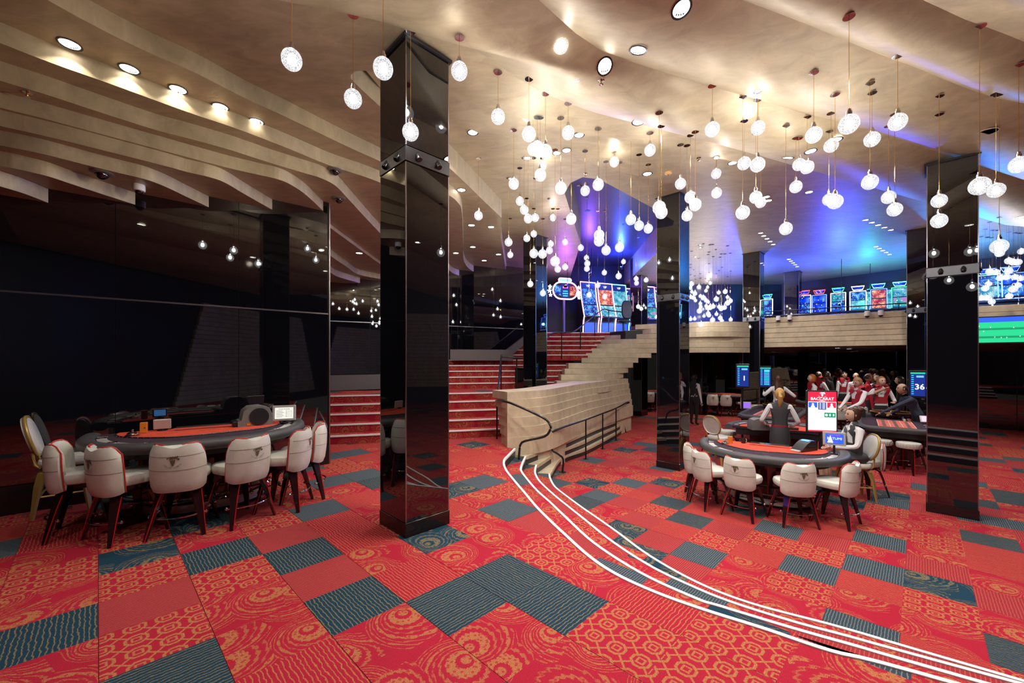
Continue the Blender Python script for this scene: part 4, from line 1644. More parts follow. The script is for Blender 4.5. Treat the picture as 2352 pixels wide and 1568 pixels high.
NL = ['crackled glass globe pendant at the far left, left of the nearest column', 'crackled glass globe pendant hanging lowest left of the nearest column', 'crackled glass globe pendant overlapping the top left edge of the nearest column', 'crackled glass globe pendant hanging in front of the nearest black column', 'crackled glass globe pendant just right of the top of the nearest column', 'crackled glass globe pendant highest in the middle of the ceiling', 'crackled glass globe pendant just below right of the highest one', 'crackled glass globe pendant alone between the nearest column and the middle cluster']
for q, l in zip(PNEAR, NL):
    hang(*q, l, 'near globe pendants')
for q in PMID:
    hang(*q, 'small lit glass globe pendant in the cluster hanging above the staircase', 'globe pendants above the staircase')
for q in PRIGHT:
    hang(*q, 'lit glass globe pendant in the scattered group above the card tables', 'globe pendants above the card tables')
for q in PFAR:
    hang(q[0], q[1], q[2] * (.82 + .45 * R.random()), 'tiny lit globe pendant in the dense far cluster before the curved balcony', 'globe pendants before the curved balcony')
for q in PFARR:
    hang(*q, 'small lit globe pendant in the cluster before the football screen', 'globe pendants before the football screen')


# ---- recessed downlights
def downlight_proto():
    t = thing('downlight', 'x', 'downlight')
    MB().lathe([(.085, .0), (.088, -.006), (.075, -.008), (.068, -.002)], 24, caps=False).obj('trim_ring', M['blackmetal'], t, smooth=True)
    MB().lathe([(.07, -.003), (.066, -.004), (.002, -.004)], 24).obj('lens', M['downlight'], t)
    mb = MB()
    for k in range(4):
        mb.box((-.03 + .02 * k, .045 - .004 * abs(k - 1.5), -.006), (.012, .016, .004))
    mb.obj('baffle', M['blackplastic'], t)
    return t


DLP = downlight_proto()
_fdl = [True]


def dl(x, y, label, group, sc=1.0):
    p = ceil_hit(x, y)
    o = place(DLP, _fdl, p, R.random() * 6, label, group)
    if NRM[0].z < -.5:
        o.rotation_euler = Vector((0, 0, -1)).rotation_difference(NRM[0]).to_euler()
    o.scale = (sc, sc, 1)
    return p


for x, y in [(160, 101), (297, 158), (409, 205), (506, 245), (589, 279)]:
    p = dl(x, y, 'recessed white downlight in the row along the left ceiling terrace', 'downlights on the left terrace')
    lamp('SPOT', p - Vector((0, 0, .015)), 7, (1, .9, .72), .02, (0, 0, 0), 115, .25)
for (x, y), l in zip([(1565, 20), (1466, 115), (1389, 152)], ['largest dark-rimmed downlight at the top of the ceiling', 'middle dark-rimmed downlight of the three in the upper ceiling', 'lowest dark-rimmed downlight of the three in the upper ceiling']):
    p = dl(x, y, l, 'dark-rimmed ceiling downlights')
    lamp('SPOT', p - Vector((0, 0, .03)), 120, (1, .9, .78), .03, (0, 0, 0), 120, .6)
for x, y in [(1330, 310), (1301, 345), (1279, 351), (1683, 374), (1810, 362), (1862, 347), (1858, 441), (1760, 452)]:
    p = dl(x, y, 'recessed downlight in the middle of the ceiling among the pendants', 'ceiling downlights among the pendants', .9)
for x, y in [(1060, 436), (1083, 517), (1128, 521), (1086, 567), (1047, 581), (1145, 584), (1112, 598), (825, 581)]:
    p = dl(x, y, 'small recessed downlight in the brown ceiling above the stairs', 'downlights above the stairs')
grp5 = [((1747, 535), (1776, 561)), ((1812, 595), (1831, 612)), ((1988, 505), (2046, 528)), ((2012, 566), (2043, 584))]
for (a, b), (c, d) in grp5:
    for k in range(5):
        dl(a + (c - a) * k / 4, b + (d - b) * k / 4, 'small recessed downlight in a diagonal row on the far blue-lit ceiling', 'diagonal downlight rows on the far ceiling', .8)
# added fill light for the hall, each lamp housed in an added downlight
for (x, y, e) in ((-1.2, 1.2, 85), (1.6, 1.6, 110), (-3.6, 1.6, 70), (3.6, 2.6, 130), (-2.2, 3.2, 60), (5.5, 2.5, 170), (-.6, 6.3, 140), (1.6, 5.2, 200), (4.4, 5.6, 220), (2.4, 7.3, 200), (5.6, 9.0, 220), (8.5, 8.0, 240),
                     (7.4, 11.2, 200), (-1.6, 9.4, 130), (-2.6, 11.0, 110), (10.5, 8.5, 200), (12, 6, 200)):
    z = ceil_z(x, y, 3.2)
    o = place(DLP, _fdl, (x, y, z), 0, 'added fill downlight out in the hall ceiling', 'added hall fill downlights')
    lamp('SPOT', (x, y, z - .03), e * .8, (1, .92, .84), .05, (0, 0, 0), 140, .8)


for (x, y) in ((6.2, 17.8), (8.6, 15.6), (9.6, 16.6), (10.6, 13.4), (11.8, 14.4), (12.6, 11.8)):  # added lamps and downlights that brighten the dark hall below the balcony
    place(DLP, _fdl, (x, y, 2.058), 0, 'added fill downlight in the low ceiling under the balcony', 'added fill downlights under the balcony')
    lamp('SPOT', (x, y, 2.03), 55, (1, .9, .8), .04, (0, 0, 0), 145, .8)


# beams of the nearest column's band spotlights, turned up to the terraces and the left table
for tgt, e in (((-5.2, 4.6, 4.1), 55), ((-3.6, 6.6, 4.3), 40), ((-4.6, 2.4, 4.5), 55), ((-3.3, 4.0, .9), 70)):
    aim(lamp('SPOT', (-1.42, 3.98, 3.66), e, (1, .88, .68), .03, None, 62, .9), tgt)


# ---- domes, sprinklers, vents
def dome(x, y, label, white=False):
    p = ceil_hit(x, y)
    t = thing('dome_camera', label, 'camera', p, 0, 'ceiling dome cameras')
    if white:
        MB().lathe([(.055, .03), (.06, -.02), (.06, -.07), (.052, -.078)], 20).obj('housing', M['white'], t, smooth=True)
        MB().ball((0, 0, -.075), .045, 16, 8).obj('bubble', M['blackglass'], t, smooth=True)
    else:
        MB().lathe([(.10, .003), (.105, -.01), (.085, -.02), (.065, -.022)], 24).obj('housing', M['greyplastic'], t, smooth=True)
        MB().ball((0, 0, -.02), .06, 16, 8).obj('bubble', M['blackglass'], t, smooth=True)


dome(234, 396, 'grey dome camera on the lowest left ceiling terraces')
dome(319, 424, 'white dome camera beside the grey one on the left terraces', True)
dome(769, 390, 'dome camera on the upper terrace left of the nearest column')
dome(778, 455, 'dome camera above the end of the mirror wall')


def sprinkler(x, y, label):
    p = ceil_hit(x, y)
    t = thing('sprinkler', label, 'sprinkler', p, 0, 'ceiling sprinklers')
    MB().lathe([(.035, .002), (.035, -.004), (.012, -.01)], 14).obj('rosette', M['chrome'], t, smooth=True)
    MB().lathe([(.009, -.008), (.011, -.03), (.006, -.04)], 8).obj('body', M['brass'], t, smooth=True)
    MB().lathe([(.022, -.043), (.022, -.047), (.004, -.05)], 12).obj('deflector', M['chrome'], t)


sprinkler(63, 212, 'brass sprinkler head on the left ceiling terraces')
sprinkler(1381, 184, 'brass sprinkler head below the dark-rimmed downlights')
sprinkler(1605, 362, 'brass sprinkler head among the pendants right of the middle')
sprinkler(1345, 398, 'brass sprinkler head above the dark curved opening')
p = ceil_hit(1535, 396)
t = thing('smoke_detector', 'round yellowish smoke detector on the ceiling above the middle column', 'smoke detector', p)
MB().lathe([(.06, .001), (.06, -.02), (.045, -.035), (.02, -.04)], 20).obj('body', mat('aged_plastic', (.6, .38, .15), .5), t, smooth=True)
MB().lathe([(.012, -.038), (.01, -.046)], 8).obj('sensor', M['blackplastic'], t)
p = ceil_hit(2267, 303)
t = thing('ceiling_speaker', 'round flat ceiling speaker grille above the large right column', 'speaker', p)
MB().lathe([(.11, .001), (.112, -.006), (.1, -.008)], 28, caps=False).obj('rim', M['plaster_low'], t, smooth=True)
MB().lathe([(.1, -.004), (.002, -.004)], 28).obj('grille', M['plaster'], t)


# ================================================================ HANDRAILS
def rail_thing(label, path, posts, r=.022, feet=True, name='handrail', n=4):
    t = thing(name, label, 'handrail', path[0])
    o = Vector(path[0])
    mb = MB()
    mb.tube([p - o for p in smooth_poly(path, n)], r, 10)
    mb.obj('rail', M['blackmetal'], t, smooth=True)
    for a, b in posts:
        a, b = Vector(a) - o, Vector(b) - o
        mb = MB()
        mb.tube([a, b], r * .8, 10)
        s = mb.obj('post', M['blackmetal'], t, smooth=True)
        if feet:
            MB().lathe([(.06, 0), (.06, .008), (.02, .014)], 16, a).obj('base_plate', M['blackmetal'], s, smooth=True)
    return t


q = [at(1139, 921, 8.72), at(1146, 922, 8.2), at(1166, 923, 7.72), at(1210, 941, 7.6), at(1250.6, 961, 7.55), at(1263, 975, 7.42), at(1264, 986, 7.4), at(1250.6, 1002, 7.4), at(1207.8, 1012, 7.45), at(1196, 1020, 7.52), at(1193, 1035, 7.56), Vector((.13, 7.58, -RS))]
rail_thing('black handrail in a hairpin loop at the left end of the stair wall', q, [], n=5)
f0 = pz(1141.4, 1008, 0)
q = [f0 + Vector((0, 0, .8)), at(1143, 905, 9.0), at(1151, 822, 10.4), at(1155, 820, 10.45), at(1185, 821, 10.5), at(1199, 822, 10.6)]
rail_thing('black handrail climbing the first stair flight to the landing column', q, [(f0, f0 + Vector((0, 0, .8))), (at(1151, 902, 10.42), at(1151, 823, 10.42)), (at(1187, 898, 10.55), at(1187, 822, 10.55))], feet=False, n=3)
foots = [pz(1345.5, 1054, ZL), pz(1384.3, 1030.6, ZL), pz(1415, 1011, ZL)]
q = [pz(1292, 1084, ZL), at(1293.5, 1055, 8.5), at(1283, 1043, 8.5), at(1269, 1034, 8.5), at(1265, 1020, 8.5), at(1267, 1002, 8.52), at(1275, 988, 8.58)] + [p + Vector((0, 0, .92)) for p in foots] + [at(1440, 924, 12.9), at(1444, 925, 13.1), at(1427, 930, 13.1), at(1421, 945, 13.1), at(1430, 962, 13.1), pz(1437, 992, ZL)]
t = rail_thing('long black handrail on posts along the foot of the layered stair wall', q, [(p, p + Vector((0, 0, .92))) for p in foots], n=4)
for p in (q[0], q[-1]):
    MB().lathe([(.07, 0), (.07, .008), (.02, .014)], 16, p - q[0]).obj('base_plate', M['blackmetal'], t, smooth=True)
q = [at(1256, 777, 12.9), at(1271, 764, 13.2), at(1306, 763, 13.6), at(1328, 755, 13.9), at(1382, 712, 16.0), at(1400, 713, 16.2), at(1440, 718, 16.3)]
rail_thing('black handrail rising along the top stair flight under the slot machines', q, [(at(1290, 824, 13.42), at(1290, 764, 13.42)), (at(1333, 812, 14.0), at(1333, 754, 14.0)), (at(1366, 782, 15.3), at(1366, 726, 15.3)), (at(1398, 768, 16.1), at(1398, 713, 16.1))], feet=False, n=3)
# balcony rail
t = thing('balcony_rail', 'dark metal balcony rail above the straight board front', 'railing', fa + Vector((0, 0, 3.03)))
L_ = (fb - fa).length
M2 = Matrix.Rotation(frz, 4, 'Z')
for z, r in ((.2, .016), (.045, .03)):
    mb = MB()
    mb.xf = M2
    mb.tube([(0, 0, z), (L_, 0, z)], r, 8)
    mb.obj('rail', M['blackmetal'], t, smooth=True)
for k in range(7):
    mb = MB()
    mb.xf = M2
    mb.tube([(L_ * k / 6, 0, 0), (L_ * k / 6, 0, .2)], .012, 8)
    mb.obj('post', M['blackmetal'], t, smooth=True)
# dome cameras hung on the balcony front
for i, x in enumerate((1789, 1815, 1991, 2022)):
    k = (x - CX) / F
    tt = (k * fa.y - fa.x) / (fd.x - k * fd.y)
    p = fa + fd * tt + fn * .16
    t = thing('dome_camera', ['white pendant dome camera at the left end of the straight balcony front', 'second white pendant dome camera from the left on the balcony front', 'third white pendant dome camera on the balcony front, nearer the right column', 'last white pendant dome camera on the balcony front'][i], 'camera', (p.x, p.y, 2.93), 0, 'dome cameras on the balcony front')
    MB().lathe([(.05, .13), (.062, .12), (.065, 0), (.06, -.01)], 16).obj('housing', M['white'], t, smooth=True)
    MB().ball((0, 0, -.01), .055, 14, 8).obj('bubble', M['blackglass'], t, smooth=True)
    MB().box((-fn.x * .05, -fn.y * .05, .12), (.05, .1, .02), frz).obj('bracket', M['blackmetal'], t)

# ================================================================ TABLE TOP THINGS
TZ = .87 - .012


def bell(p, label):
    t = thing('chrome_bell', label, 'bell', p)
    MB().lathe([(.062, 0), (.065, .006), (.05, .016), (.052, .022), (.035, .04), (.012, .046)], 20).obj('dome', M['chrome'], t, smooth=True)
    MB().lathe([(.008, .045), (.008, .055), (.012, .062), (.006, .07)], 10).obj('button', M['chrome'], t, smooth=True)


def deckbox(p, label, rz=0):
    t = thing('card_box', label, 'card box', p, rz)
    MB().cbox((0, 0, .06), (.065, .05, .12), .004).obj('box', M['orange'], t)
    MB().box((.01, -.026, .06), (.012, .004, .01)).obj('latch', M['blackplastic'], t)


def shuffler(p, rz, label, s=1.0):
    t = thing('card_shuffler', label, 'card shuffler', p, rz, 'card shufflers')
    mb = MB()
    prof = [(-.15, 0), (-.15, .05), (-.12, .06), (-.1, .15), (-.05, .19), (.05, .195), (.12, .17), (.15, .10), (.15, 0)]
    mb.loft([[Vector((x * s, y * s, z * s)) for x, z in prof] for y in (-.11, -.1, .1, .11)])
    mb.obj('body', M['greyplastic'] if s >= 1 else M['blackplastic'], t, smooth=True)
    MB().cbox((-.145 * s, 0, .028 * s), (.09 * s, .17 * s, .05 * s), .008).obj('card_slot', M['blackplastic'], t)
    MB().lathe([(.085 * s, -.116 * s), (.085 * s, -.109 * s)], 24).obj('side_disc', M['blackplastic'], t).rotation_euler = (PI / 2, 0, 0)
    t.children[-1].location = (.03 * s, -.228 * s, .09 * s)
    MB().box((-.06 * s, -.112 * s, .02 * s), (.03 * s, .004, .02 * s)).obj('label_plate', M['orange'], t)
    return t


def shoe(p, rz, label):
    t = thing('card_shoe', label, 'card shoe', p, rz)
    mb = MB()
    prof = [(-.2, 0), (-.2, .03), (-.06, .12), (.05, .165), (.16, .15), (.2, .1), (.2, 0)]
    mb.loft([[Vector((x, y, z)) for x, z in prof] for y in (-.085, -.075, .075, .085)])
    mb.obj('body', M['blackplastic'], t, smooth=True)
    mb = MB()
    mb.loft([[Vector((x, y, z)) for x, z in [(.0, .152), (.05, .169), (.15, .155), (.14, .15)]] for y in (-.06, .06)])
    tag(mb.obj('screen', E_['skyblue'], t), 'lit blue touch screen')
    MB().cbox((-.21, 0, .015), (.07, .14, .03), .006).obj('card_lip', M['silver'], t)
    MB().cbox((.05, -.088, .07), (.2, .012, .03), .004).obj('handle', M['blackmetal'], t)
    return t


def desk_display(p, rz, label, post, w_=.24, h_=.17, screen='paper', face_=None, tilt=-.12, lines=True):
    t = thing('table_display', label, 'display', p, rz, 'small table displays')
    MB().tube([(0, .02, 0), (0, .02, post)], .016, 8).obj('post', M['blackmetal'], t, smooth=True)
    MB().lathe([(.05, 0), (.05, .01), (.02, .015)], 16).obj('foot', M['blackmetal'], t)
    R_ = Matrix.Translation((0, 0, post + h_ / 2)) @ Matrix.Rotation(tilt, 4, 'X')
    mb = MB()
    mb.xf = R_
    mb.cbox((0, .012, 0), (w_, .03, h_), .006)
    fr = mb.obj('frame', M['silver'], t)
    mb = MB()
    mb.xf = R_
    mb.box((0, -.0045, 0), (w_ * .78, .004, h_ * .72))
    s = mb.obj('screen', E_[screen], t)
    return t, R_


def put_text(txt, size, m, parent, R_, x, z, y=-.0075, bold=False):
    me = text_mesh(txt, size, m, font_bold=bold)
    me.transform(R_ @ Matrix.Translation((x, y, z)) @ Matrix.Rotation(PI / 2, 4, 'X'))
    return mobj('lettering', me, parent)


BLK = mat('print_black', (.02, .02, .02), .6)


def on_table(M0, n_, x, y, z):
    n_ = Vector((n_.x, n_.y, 0)).normalized()
    ax = Vector((n_.y, -n_.x, 0))                      # local +x of a table whose front looks along n_
    p_ = Vector((M0.x, M0.y, 0)) + ax * x + n_ * y
    return Vector((p_.x, p_.y, z))


# left table
bell(on_table(ML, e2, .62, .30, TZ), 'chrome service bell on the left poker table')
deckbox(on_table(ML, e2, .55, .14, TZ), 'upright orange card box on the left poker table', .6)
t, R_ = desk_display(on_table(ML, e2, .40, .04, TZ), math.atan2(e2.y, e2.x) + PI / 2 + PI, 'small black tablet with a blue screen turned to the mirror wall', .02, .16, .115, 'skyblue')
t.rotation_euler = (0, 0, math.atan2(e2.y, e2.x) - PI / 2)
shuffler(on_table(ML, e2, -.50, .12, TZ), math.radians(40), 'dark grey card shuffler with rounded top on the left poker table', 1.25)
t, R_ = desk_display(on_table(ML, e2, -.83, .2, TZ), math.radians(22), 'grey framed display with printed card rules at the right end of the left table', .03, .27, .2)
put_text('STUD POKER', .022, BLK, t, R_, 0, .05)
mb = MB()
mb.xf = R_
for i in range(7):
    for x0, x1 in ((-.09, -.02 + .01 * (i % 3)), (.015, .04), (.05, .062), (.075, .088)):
        mb.box(((x0 + x1) / 2, -.0075, .03 - .013 * i), (x1 - x0, .001, .003))
mb.obj('print_lines', BLK, t)
# right table
TZR = ZL + TZ
bell(on_table(MR, f2, .64, .3, TZR), 'chrome service bell on the lower card table')
deckbox(on_table(MR, f2, .57, .2, TZR), 'upright orange card box on the lower card table', .3)
t = thing('coffee_cup', 'dark cup with a white handle on the lower card table', 'cup', on_table(MR, f2, .38, .06, TZR))
MB().lathe([(.03, 0), (.036, .01), (.036, .085), (.032, .085), (.03, .012), (.002, .01)], 18).obj('body', M['blackplastic'], t, smooth=True)
mb = MB()
mb.tube([(.036 + .02 * math.sin(a), 0, .045 + .025 * math.cos(a)) for a in [PI * i / 8 for i in range(9)]], .005, 6)
mb.obj('handle', M['white'], t, smooth=True)
shoe(on_table(MR, f2, -.48, .2, TZR), math.radians(24), 'black card shoe with a lit blue screen on the lower card table')
t, R_ = desk_display(on_table(MR, f2, -.86, .22, TZR), math.radians(-30), 'silver framed display showing the blue BATUMI picture beside the seated dealer', .13, .285, .205, 'blue')
for txt, sz, z, m in (('CASINO IVERIA', .022, .05, E_['red']), ('BATUMI', .052, .0, E_['white']), ('GEORGIA', .022, -.055, E_['violet'])):
    put_text(txt, sz, m, t, R_, 0, z)
mb = MB()
mb.xf = R_
mb.add([(-.09, -.0072, -.065), (-.015, -.0072, -.065), (-.05, -.0072, .05)], [(0, 1, 2)])
tag(mb.obj('pyramid_picture', E_['white'], t), 'white pyramid on the screen')
# ---- tall BACCARAT screen
Yb = 7.35
c = at(1888, 945, Yb)
t = thing('baccarat_screen', 'tall portrait screen reading BACCARAT between the two dealers', 'screen', (c.x, c.y, ZL), math.radians(-14))
zc = c.z - ZL
wv_, hv_ = 62 / F * Yb, 97 / F * Yb
MB().cbox((0, .02, zc), (wv_, .05, hv_), .008).obj('housing', M['blackplastic'], t)
I4 = Matrix.Translation((0, -.0065, zc))


def rect(parent, x0, x1, z0, z1, m, name='screen_area', y=0):
    mb = MB()
    mb.xf = I4
    mb.add([(x0, y, z0), (x1, y, z0), (x1, y, z1), (x0, y, z1)], [(0, 1, 2, 3)])
    return mb.obj(name, m, parent)


W2, H2 = wv_ / 2 - .022, hv_ / 2 - .022
rect(t, -W2, W2, -H2, H2, E_['white'], 'screen')
rect(t, -W2, W2, H2 * .50, H2, E_['red'], 'header', -.001)
rect(t, -W2 * .97, -W2 * .35, H2 * .20, H2 * .47, E_['blue'], 'player_panel', -.001)
rect(t, W2 * .35, W2 * .97, H2 * .20, H2 * .47, E_['red'], 'banker_panel', -.001)
rect(t, -W2 * .28, W2 * .28, H2 * .10, H2 * .47, E_['navy'], 'count_panel', -.001)
rect(t, W2 * .15, W2 * .95, -H2 * .28, -H2 * .04, E_['green'], 'bead_panel', -.001)
rect(t, -W2, W2, -H2, -H2 * .93, E_['red'], 'footer', -.001)
for cx_, m in ((-W2 * .66, 'white'), (W2 * .66, 'white')):
    mb = MB()
    mb.xf = I4
    mb.add([(cx_ + .018 * math.cos(a), -.002, H2 * .37 + .02 * math.sin(a)) for a in [2 * PI * i / 14 for i in range(14)]], [list(range(14))])
    mb.add([(cx_ - .035, -.002, H2 * .215), (cx_ + .035, -.002, H2 * .215), (cx_ + .02, -.002, H2 * .31), (cx_ - .02, -.002, H2 * .31)], [(0, 1, 2, 3)])
    mb.obj('figure', E_[m], t)
mb = MB()
mb.xf = I4
for i in range(5):
    for x0, x1 in ((-.045, -.015), (.0, .045)):
        mb.box(((x0 + x1) / 2, -.002, H2 * (.42 - .065 * i)), (x1 - x0, .001, .01))
mb.obj('figures', E_['white'], t)
mb = MB()
mb.xf = I4
for dx in (.3, .55, .8):
    mb.add([(W2 * dx + .022 * math.cos(a) * (1 if dx < .5 else .6), -.002, -H2 * .16 + .022 * math.sin(a)) for a in [2 * PI * i / 12 for i in range(12)]], [list(range(12))])
mb.obj('beads', E_['white'], t)
put_text('BACCARAT', .070, E_['white'], t, I4, 0, H2 * .64, -.002, True)
put_text('IVERIA', .03, E_['white'], t, I4, 0, H2 * .54, -.002)
mb = MB()
for v, f in ((EMB.vertices, EMB.polygons),):
    b0 = mb.add([(v_.co.x * .9, -.009, zc + H2 * .86 + v_.co.z * .9) for v_ in v], [])
    for p_ in f:
        mb.f.append([b0 + i for i in p_.vertices])
        mb.m.append(0)
mb.obj('emblem', E_['white'], t)
MB().tube([(0, .05, 0), (0, .05, zc)], .03, 10).obj('pole', M['blackmetal'], t, smooth=True)
MB().lathe([(.18, 0), (.18, .012), (.03, .03)], 20, (0, .05, 0)).obj('base', M['blackmetal'], t, smooth=True)


# ---- tall roulette number displays
def number_display(x, y, Y, w_, h_, label, big):
    c = at(x, y, Y)
    t = thing('number_display', label, 'display', (c.x, c.y, ZL), math.radians(-math.degrees(math.atan2(c.x, c.y)) * .6), 'roulette number displays')
    zc = c.z - ZL
    MB().cbox((0, .03, zc), (w_ + .05, .05, h_ + .09), .01).obj('housing', M['blackplastic'], t)
    R_ = Matrix.Translation((0, -.002, zc))
    mb = MB()
    mb.xf = R_
    mb.box((0, 0, 0), (w_, .004, h_))
    mb.obj('screen', E_['navy'], t)
    mb = MB()
    mb.xf = R_
    mb.box((0, -.003, h_ * .46), (w_, .002, h_ * .06))
    mb.obj('header', E_['pitch'], t)
    put_text(big, h_ * .32, E_['white'], t, R_, w_ * .12, -h_ * .12, -.004, True)
    mb = MB()
    mb.xf = R_
    for i in range(10):
        mb.box((-w_ * .36, -.003, h_ * (.36 - .085 * i)), (w_ * .16, .002, h_ * .03))
        if big == '':
            mb.box((w_ * .12, -.003, h_ * (.36 - .085 * i)), (w_ * .5, .002, h_ * .045))
    mb.obj('numbers', E_['cyan'], t)
    mb = MB()
    mb.xf = R_
    mb.box((w_ * .15, -.003, h_ * .32), (w_ * .5, .002, h_ * .08))
    mb.obj('caption', E_['skyblue'], t)
    MB().tube([(0, .06, 0), (0, .06, zc)], .03, 8).obj('pole', M['blackmetal'], t, smooth=True)
    MB().lathe([(.2, 0), (.2, .015), (.03, .03)], 18, (0, .06, 0)).obj('base', M['blackmetal'], t)


number_display(1706, 863, 11.8, .30, .60, 'tall blue roulette number display in front of the far column, left one', '1')
number_display(1758, 865, 12.4, .28, .56, 'tall blue roulette number display showing number columns, right of the far column', '')
number_display(2108, 882, 10.0, .27, .58, 'tall blue roulette number display showing 36 at the large right column', '36')


# ---- roulette tables
def wheel(p, label):
    t = thing('roulette', label, 'roulette', p)
    MB().lathe([(.30, 0), (.40, .03), (.42, .10), (.41, .13), (.36, .13), (.30, .08), (.26, .075)], 32).obj('bowl', M['mahogany'], t, smooth=True)
    MB().lathe([(.42, .128), (.425, .135), (.40, .14), (.38, .134)], 32, caps=False).obj('rim', M['gold'], t, smooth=True)
    rt = MB().lathe([(.27, .07), (.26, .085), (.15, .09), (.05, .12), (.02, .13)], 32).obj('rotor', M['gold'], t, smooth=True)
    for k in range(18):
        a = 2 * PI * k / 18
        MB().box((.235 * math.cos(a), .235 * math.sin(a), .087), (.04, .03, .006), a).obj('pocket', [M['blackplastic'], M['legred']][k % 2], rt)
    MB().lathe([(.03, .12), (.02, .15), (.035, .165), (.02, .185), (.014, .21), (.03, .235), (.012, .255), (.018, .275), (.004, .29)], 14).obj('turret', M['brass'], t, smooth=True)


def roulette_table(label, c, rz, ln=2.9, wd_=1.25):
    t = thing('roulette_table', label, 'roulette table', (c[0], c[1], ZL), rz, 'roulette tables')
    z = .87
    MB().cbox((0, 0, z - .05), (ln, wd_, .05), .02).obj('table_top', M['feltdark'], t)
    pts = [(ln / 2 * math.copysign(abs(math.cos(a)) ** .3, math.cos(a)), wd_ / 2 * math.copysign(abs(math.sin(a)) ** .3, math.sin(a)), z - .045) for a in [2 * PI * (i + .5) / 44 for i in range(44)]]
    mb = MB()
    mb.tube(pts, .06, 10, closed=True)
    mb.obj('padded_rail', M['rail'], t, smooth=True)
    lay = MB().box((-.45, .0, z - .022), (1.35, .62, .006)).obj('layout', M['felt'], t)
    mb = MB()
    for i in range(13):
        mb.box((-1.1 + 1.3 * i / 12, 0, z - .0175), (.008, .6, .002))
    for j in range(4):
        mb.box((-.45, -.3 + .2 * j, z - .0175), (1.3, .008, .002))
    mb.obj('grid_lines', M['white'], lay)
    mb = MB()
    for i in range(12):
        for j in range(3):
            mb.box((-1.05 + 1.3 * i / 12 + .0, -.2 + .2 * j, z - .0172), (.05, .06, .002))
    mb.obj('numbers', M['blackplastic'], lay)
    MB().cbox((0, 0, z - .16), (ln - .25, wd_ - .25, .17), .02).obj('apron', M['blackplastic'], t)
    for sx in (-.75, .75):
        pd = MB().cbox((sx, 0, (z - .24) / 2), (.55, .5, z - .24), .03).obj('pedestal', M['mahogany'], t)
        for dx in (-.2, 0, .2):
            MB().box((sx + dx, -.252, (z - .24) / 2), (.012, .006, z - .3)).obj('strip', M['legred'], pd)
    mb = MB()
    for i in range(9):
        mb.lathe([(.04, 0), (.045, .012), (.03, .012), (.028, .003), (.002, .003)], 14, (-ln / 2 + .12 + .3 * i, -wd_ / 2 + .12, z - .024))
    mb.obj('cup_row', M['chrome'], t, smooth=True)
    return t


A50 = math.radians(50)
RT1 = Vector((9.05, 9.75))
roulette_table('roulette table with orange layout left of the large right column', RT1, A50)
d50 = Vector((math.cos(A50), math.sin(A50)))
wheel((RT1.x + d50.x * .95, RT1.y + d50.y * .95, ZL + .85), 'roulette wheel with brass turret on the right roulette table')
RT2 = Vector((7.35, 11.55))
roulette_table('roulette table with orange layout behind the standing blonde dealer', RT2, math.radians(49))
wheel((RT2.x + d50.x * .95, RT2.y + d50.y * .95, ZL + .85), 'roulette wheel with brass turret on the left roulette table')
CHIPC = [mat('chip_' + n_, c_, .4) for n_, c_ in (('green', (.1, .4, .12)), ('red', (.6, .05, .05)), ('cream', (.7, .62, .45)), ('blue', (.08, .15, .5)), ('pink', (.7, .3, .35)))]
cn = ['green', 'red', 'cream', 'blue', 'pink']
for i in range(14):
    p = RT1 + d50 * (.1 + .08 * (i % 7)) + Vector((-d50.y, d50.x)) * (-.28 + .09 * (i // 7))
    n_ = 3 + (i * 5) % 6
    mb = MB()
    for j in range(n_):
        mb.lathe([(.02, .0075 * j), (.0205, .0075 * j + .001), (.0205, .0075 * j + .006), (.02, .0075 * j + .007)], 12, (0, 0, 0))
    o = mb.obj('chip_stack', CHIPC[i % 5], loc=(p.x, p.y, ZL + .855))
    tag(o, 'stack of %s chips beside the wheel of the right roulette table' % cn[i % 5], 'chips', 'chip stacks by the right roulette wheel')
t, R_ = desk_display((RT1.x + .45, RT1.y - .35, ZL + .85), math.radians(-30), 'tilted pink-lit screen at the edge of the right roulette table', .02, .26, .17, 'pink', tilt=-.6)
t, R_ = desk_display(tuple(pz(1713, 940, ZL + .86)), math.radians(-20), 'white framed display with violet screen on the left roulette table', .02, .28, .2, 'violet')
sp = [((1641, 985), 'round white stool left of the lower roulette table, outer one'), ((1671, 992), 'round white stool left of the lower roulette table, inner one'), ((2022, 1075), 'round white stool in front of the right roulette table, left one'), ((2087, 1085), 'round white stool in front of the right roulette table beside the large column')]
for (x, y), l in sp:
    p = pz(x, y + (10 if x < 1800 else 0) + (45 if x < 1800 else 0), ZL)
    place(ST, _fs, p, math.radians(15), l, 'round stools at the roulette tables')
shuffler(tuple(Vector((T3.x - .32, T3.y + .3, ZL + TZ))), math.radians(170), 'black card shuffler on the blonde dealer\'s table', 1.2)

# ---- far card tables and their chairs
CT = [o for o in COL.objects if o.name == 'card_table.002'][0]


def far_table(x, y, rz, label):
    return dup(CT, (x, y, ZL), rz, label)


